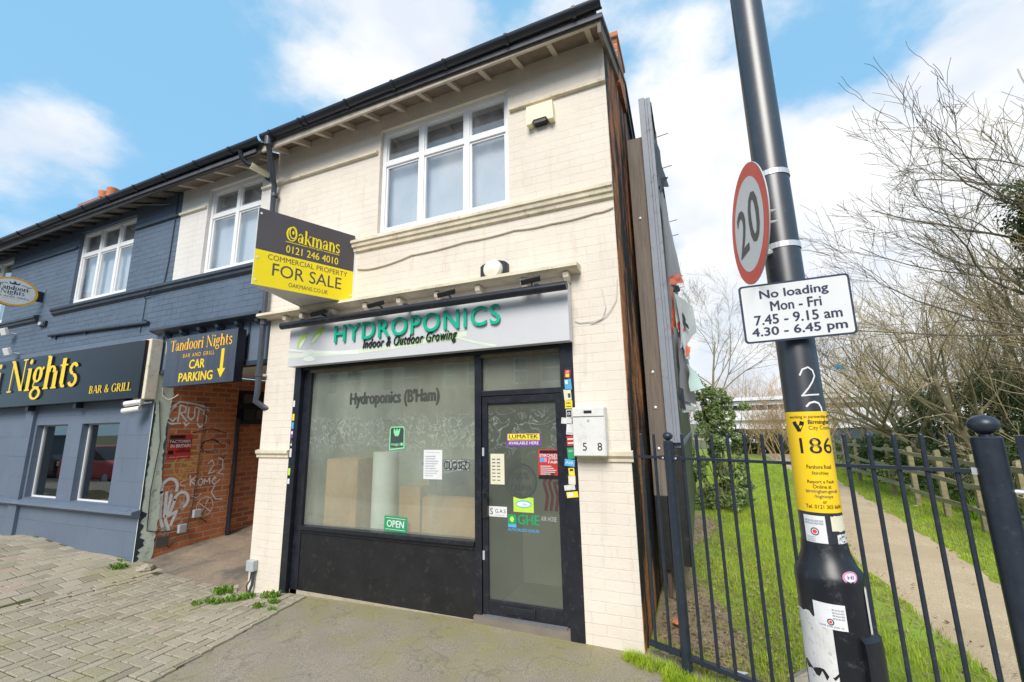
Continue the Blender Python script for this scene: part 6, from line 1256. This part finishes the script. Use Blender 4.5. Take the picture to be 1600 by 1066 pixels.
for i in range(10): sp += patch_blades(60, 4.45+rg.uniform(0, .7), 3.9+i*.35, .14, .12, .15, .5, lambda x, y: -.1)
sp = [(x, y, z, h, .016, .18, a, r) for x, y, z, h, w_, l, a, r in sp]; tag(blades('ivy', sp, 'weed_leaf').build('sedge'), 'arching strap leaved green plants behind the near wooden fence', 'plant')
# ------------------------------------------------------------------ far office and parked van
OB = thing('office_building', 'long low white banded office with dark window strips beyond the path', 'office', (6, 45, 0))
z_ = lambda py: on_y(1160, py, 45).z
k = MB(); k.box(1.5, 22, 45, 60, -.3, z_(671), 'office_glass'); k.box(1.2, 22.2, 44.4, 60, z_(657), z_(642), 'office_white'); k.box(1.4, 22, 45, 60, z_(642)+.01, z_(634), 'office_glass'); k.box(1.2, 22.2, 44.4, 60, z_(634)+.01, z_(628), 'office_white'); k.box(1.3, 22.1, 44.8, 60, z_(671)+.01, z_(657)-.01, 'office_white'); k.build('wall', OB)
k = MB(); k.box(.9, 22.5, 44, 60.5, z_(627), z_(622), 'office_white'); k.box(1.6, 22, 45.2, 60, z_(628)+.01, z_(627)-.01, 'office_glass'); k.build('roof', OB)
for i in range(9):
    k = MB(); x = 3.2+i*1.0; k.box(x, x+.09, 44.9, 44.99, z_(642)+.02, z_(634), 'office_white'); k.build('mullion', OB)
def vehicle(name, label, cat, loc, rot, paint, prof, roof, glassz, wd=.88, L=4.3):
    T = thing(name, label, cat, loc); T.rotation_euler = (0, 0, 0); ca, sa = cos(rot), sin(rot); M_ = lambda x, y, z: V(loc)+V((x*ca-y*sa, x*sa+y*ca, z))
    def pr(mb, poly, y0, y1, m, inset=0):
        n = len(poly); vs = [M_(x, y0, z) for x, z in poly]+[M_(x, y1, z) for x, z in poly]
        mb.mesh(vs, [tuple(range(n)), tuple(reversed(range(n, 2*n)))]+[(i, n+i, n+(i+1) % n, (i+1) % n) for i in range(n)], m)
    k = MB(); pr(k, prof, -wd, wd, paint); k.build('body', T, bevel=.06)
    k = MB(); pr(k, roof, -wd+.1, wd-.1, paint); k.build('roof', T, bevel=.05)
    k = MB(); pr(k, glassz, -wd+.08, wd-.08, 'car_glass'); k.build('window', T)
    for x in (-L*.31, L*.31):
        for s in (-1, 1):
            k = MB(); ax = M_(0, 1, 0)-M_(0, 0, 0); k.lathe(M_(x, s*(wd-.12), .32), ax, [(.0, -.1), (.32, -.1), (.33, -.06), (.33, .06), (.32, .1), (0, .1)], 'tyre', 24); w_ = k.build('wheel', T); k = MB(); k.lathe(M_(x, s*(wd-.01), .32), ax*s, [(.2, 0), (.2, .01), (.0, .015)], 'grey_plastic', 16); k.build('rim', w_)
    for x, m in ((prof[0][0], 'sticker_red'), (L/2-.03, 'lens_white')):
        for s in (-1, 1): k = MB(); pr(k, [(x-.04, .72), (x+.04, .72), (x+.04, .9), (x-.04, .9)], s*(wd-.32), s*(wd-.08), m); k.build('tail_light' if m == 'sticker_red' else 'headlight', T)
    return T
hatch = [(-2.1, .3), (2.1, .3), (2.15, .75), (1.15, .98), (-2.05, 1.02)]; hroof = [(-1.75, 1.44), (.0, 1.46), (-.1, 1.50), (-1.6, 1.49)]; hgl = [(-2.0, 1.0), (1.1, .98), (.05, 1.46), (-1.75, 1.45)]
vanb = [(-2.4, .3), (2.4, .3), (2.4, .95), (1.9, 1.15), (-2.4, 1.2)]; vanr = [(-2.38, 1.78), (1.0, 1.8), (.9, 1.95), (-2.3, 1.95)]; vang = [(-2.38, 1.2), (1.85, 1.15), (1.0, 1.8), (-2.36, 1.79)]
vehicle('parked_car', 'white car parked in front of the far office', 'car', (3.3, 38, -.3), .1, 'office_white', hatch, hroof, hgl)
# ------------------------------------------------------------------ across the street (seen mirrored in the shop glass)
TR = thing('terraced_row', 'brick and render terrace across the street, seen mirrored in the shop windows', 'building', (0, -17.2, 0))
k = MB(); F = Fr((0, -17, 0), (-1, 0, 0), (0, 0, 1)); wins = []
for i in range(14):
    a = -24+i*4.3; wins += [(a, a+1.2, 3.9, 5.4), (a+1.9, a+2.7, 3.9, 5.3), (a, a+2.6, .7, 2.3)]
grid_wall(k, F, -27, 38, -.2, 6.2, wins, .2, lambda a, b2: 'red_brick' if (int((a+27)//8.6) % 3 == 1) else 'white_brick'); k.build('wall', TR)
k = MB(); slope_slab(k, -38, 27, -22, -16.7, 8.6, 6.2, .06, 'slate'); k.build('roof', TR)
for a0, a1, b0, b1 in wins:
    k = MB(); e = .07; FB = Fr((0, -17.08, 0), (-1, 0, 0), (0, 0, 1))
    for r4 in ((a0, a0+e, b0, b1), (a1-e, a1, b0, b1), (a0+e, a1-e, b0, b0+e), (a0+e, a1-e, b1-e, b1), (a0+e, a1-e, (b0+b1)/2-.03, (b0+b1)/2+.03)): k.fbox(FB, *r4, -.05, 0, 'upvc')
    f = k.build('window', TR); k = MB(); k.rect(FB, a0+e, b0+e, a1-e, b1-e, 'car_glass', -.03); k.build('pane', f)
vehicle('parked_car', 'blue hatchback parked across the street, mirrored in the shop window', 'car', (-8.6, -7.0, -.23), 0, 'car_blue', hatch, hroof, hgl)
vehicle('parked_car', 'red hatchback parked up the street, mirrored in the restaurant window', 'car', (-21.6, -6.2, -.23), 0, 'car_red', hatch, hroof, hgl)
vehicle('parked_van', 'black van parked up the street, mirrored in the restaurant windows', 'van', (-26.6, -6.3, -.23), 0, 'car_black', vanb, vanr, vang, L=4.8)
# ------------------------------------------------------------------ weeds, stones and litter at the foot of the walls
rg = random.Random(91)
def weed(x, y, s, lab, zf=gz):
    k = MB()
    for _ in range(int(70*s)):
        a = rg.random()*6.28; r = rg.random()**.6*.09*s; px_, py_ = x+r*cos(a), y+r*sin(a)*.7; z = zf(px_, py_)+.012; h = rg.uniform(.015, .06)*s; l = rg.uniform(.01, .03)*s+.006; b2 = rg.random()*6.28; ux, uy = cos(b2), sin(b2)
        k.face([(px_, py_, z), (px_+ux*l*.5-uy*l*.35, py_+uy*l*.5+ux*l*.35, z+h*.7), (px_+ux*l*1.2, py_+uy*l*1.2, z+h), (px_+ux*l*.5+uy*l*.35, py_+uy*l*.5-ux*l*.35, z+h*.7)], 'weed_leaf', max(.02, rg.random()))
    tag(k.build('weed'), lab, 'weed', 'weeds in the paving joints')
for px, py, s, lab in [(492, 206, 1.3, 'green weed at the corner of the blue wall and the channel'), (528, 178, .8, 'small weed against the foot of the green plaster strip'), (930, 280, 1.5, 'large bright weed left of the pillar foot'), (905, 325, .9, 'low weed in the paving left of the pillar'), (960, 318, 1.2, 'spreading weed in front of the left pillar'), (1025, 312, 1.2, 'bright weed right under the socket box pillar'),
 (1125, 318, 1.2, 'weed by the left end of the black riser'), (1078, 362, .8, 'weed in the joint at the edge of the asphalt'), (1138, 345, .8, 'small weed between riser and asphalt edge'), (820, 330, .8, 'thin weed in the joints near the passage mouth'), (1135, 375, .6, 'tiny weed on the asphalt edge'), (270, 88, .8, 'yellow green weed at the foot of the blue wall'), (180, 90, .6, 'flat weed on the wavy paving by the blue wall'), (870, 318, .8, 'weed among the stones at the passage mouth')]:
    q = on_z(px/2.667, 820+py/2.667, -.13); weed(q.x, min(q.y, -.03), s, lab)
def rock(x, y, z, s, lab, m='stone'):
    k = MB(); n = 9; vs = []
    for j in range(5):
        e = sin(pi*(j+.5)/5)
        for i in range(n): a = 2*pi*i/n; r = s*e*rg.uniform(.75, 1.15); vs.append((x+r*cos(a)*1.3, y+r*sin(a), z+s*.55*cos(pi*(j+.5)/5)*-1*rg.uniform(.85, 1.1)+s*.25))
    k.mesh(vs, [(j*n+i, j*n+(i+1) % n, (j+1)*n+(i+1) % n, (j+1)*n+i) for j in range(4) for i in range(n)]+[tuple(range(4*n, 5*n))], m); tag(k.build('stone', bevel=.004), lab, 'stone', 'stones by the passage mouth')
rock(-5.32, -.06, gz(-5.3, -.05), .06, 'pale broken stone beside the socket box pillar'); rock(-5.24, -.16, gz(-5.2, -.1), .045, 'small brownish stone in front of the left pillar'); rock(-5.42, .05, gz(-5.4), .05, 'flat stone inside the passage mouth on the right'); rock(-7.05, -.06, gz(-7), .11, 'large pale stone at the left side of the passage mouth'); rock(-5.02, -.12, gz(-5), .05, 'grey stone wedged under the cream pillar corner'); rock(-.32, .62, -.06, .06, 'broken terracotta brick lying behind the railing', 'terracotta'); rock(.62, -.1, -.08, .16, 'flat mossy slab in the grass below the railing')
for x, y, lab in ((4.0, 8.1, 'white litter scrap by the wooden fence'), (.12, -.05, 'white litter scrap inside the railing near the post'), (.95, .35, 'small white scrap of litter on the grass')):
    k = MB(); vs = [(x+dx+rg.uniform(-.01, .01), y+dy, -.10+rg.uniform(.02, .05)) for dx in (-.05, 0, .05) for dy in (-.03, .03)]; k.mesh(vs, [(0, 2, 3, 1), (2, 4, 5, 3)], 'litter'); tag(k.build('litter'), lab, 'litter')
k = MB(); q = on_y(1312, 573, 11.5)
for i in range(3): k.mesh([q+V((rg.uniform(-.2, .2), rg.uniform(-.05, .05), rg.uniform(-.12, .12))) for _ in range(4)], [(0, 1, 2, 3)], 'sticker_blue' if i else 'litter')
tag(k.build('plastic_bag'), 'blue and white plastic bag caught in the bare branches', 'bag')
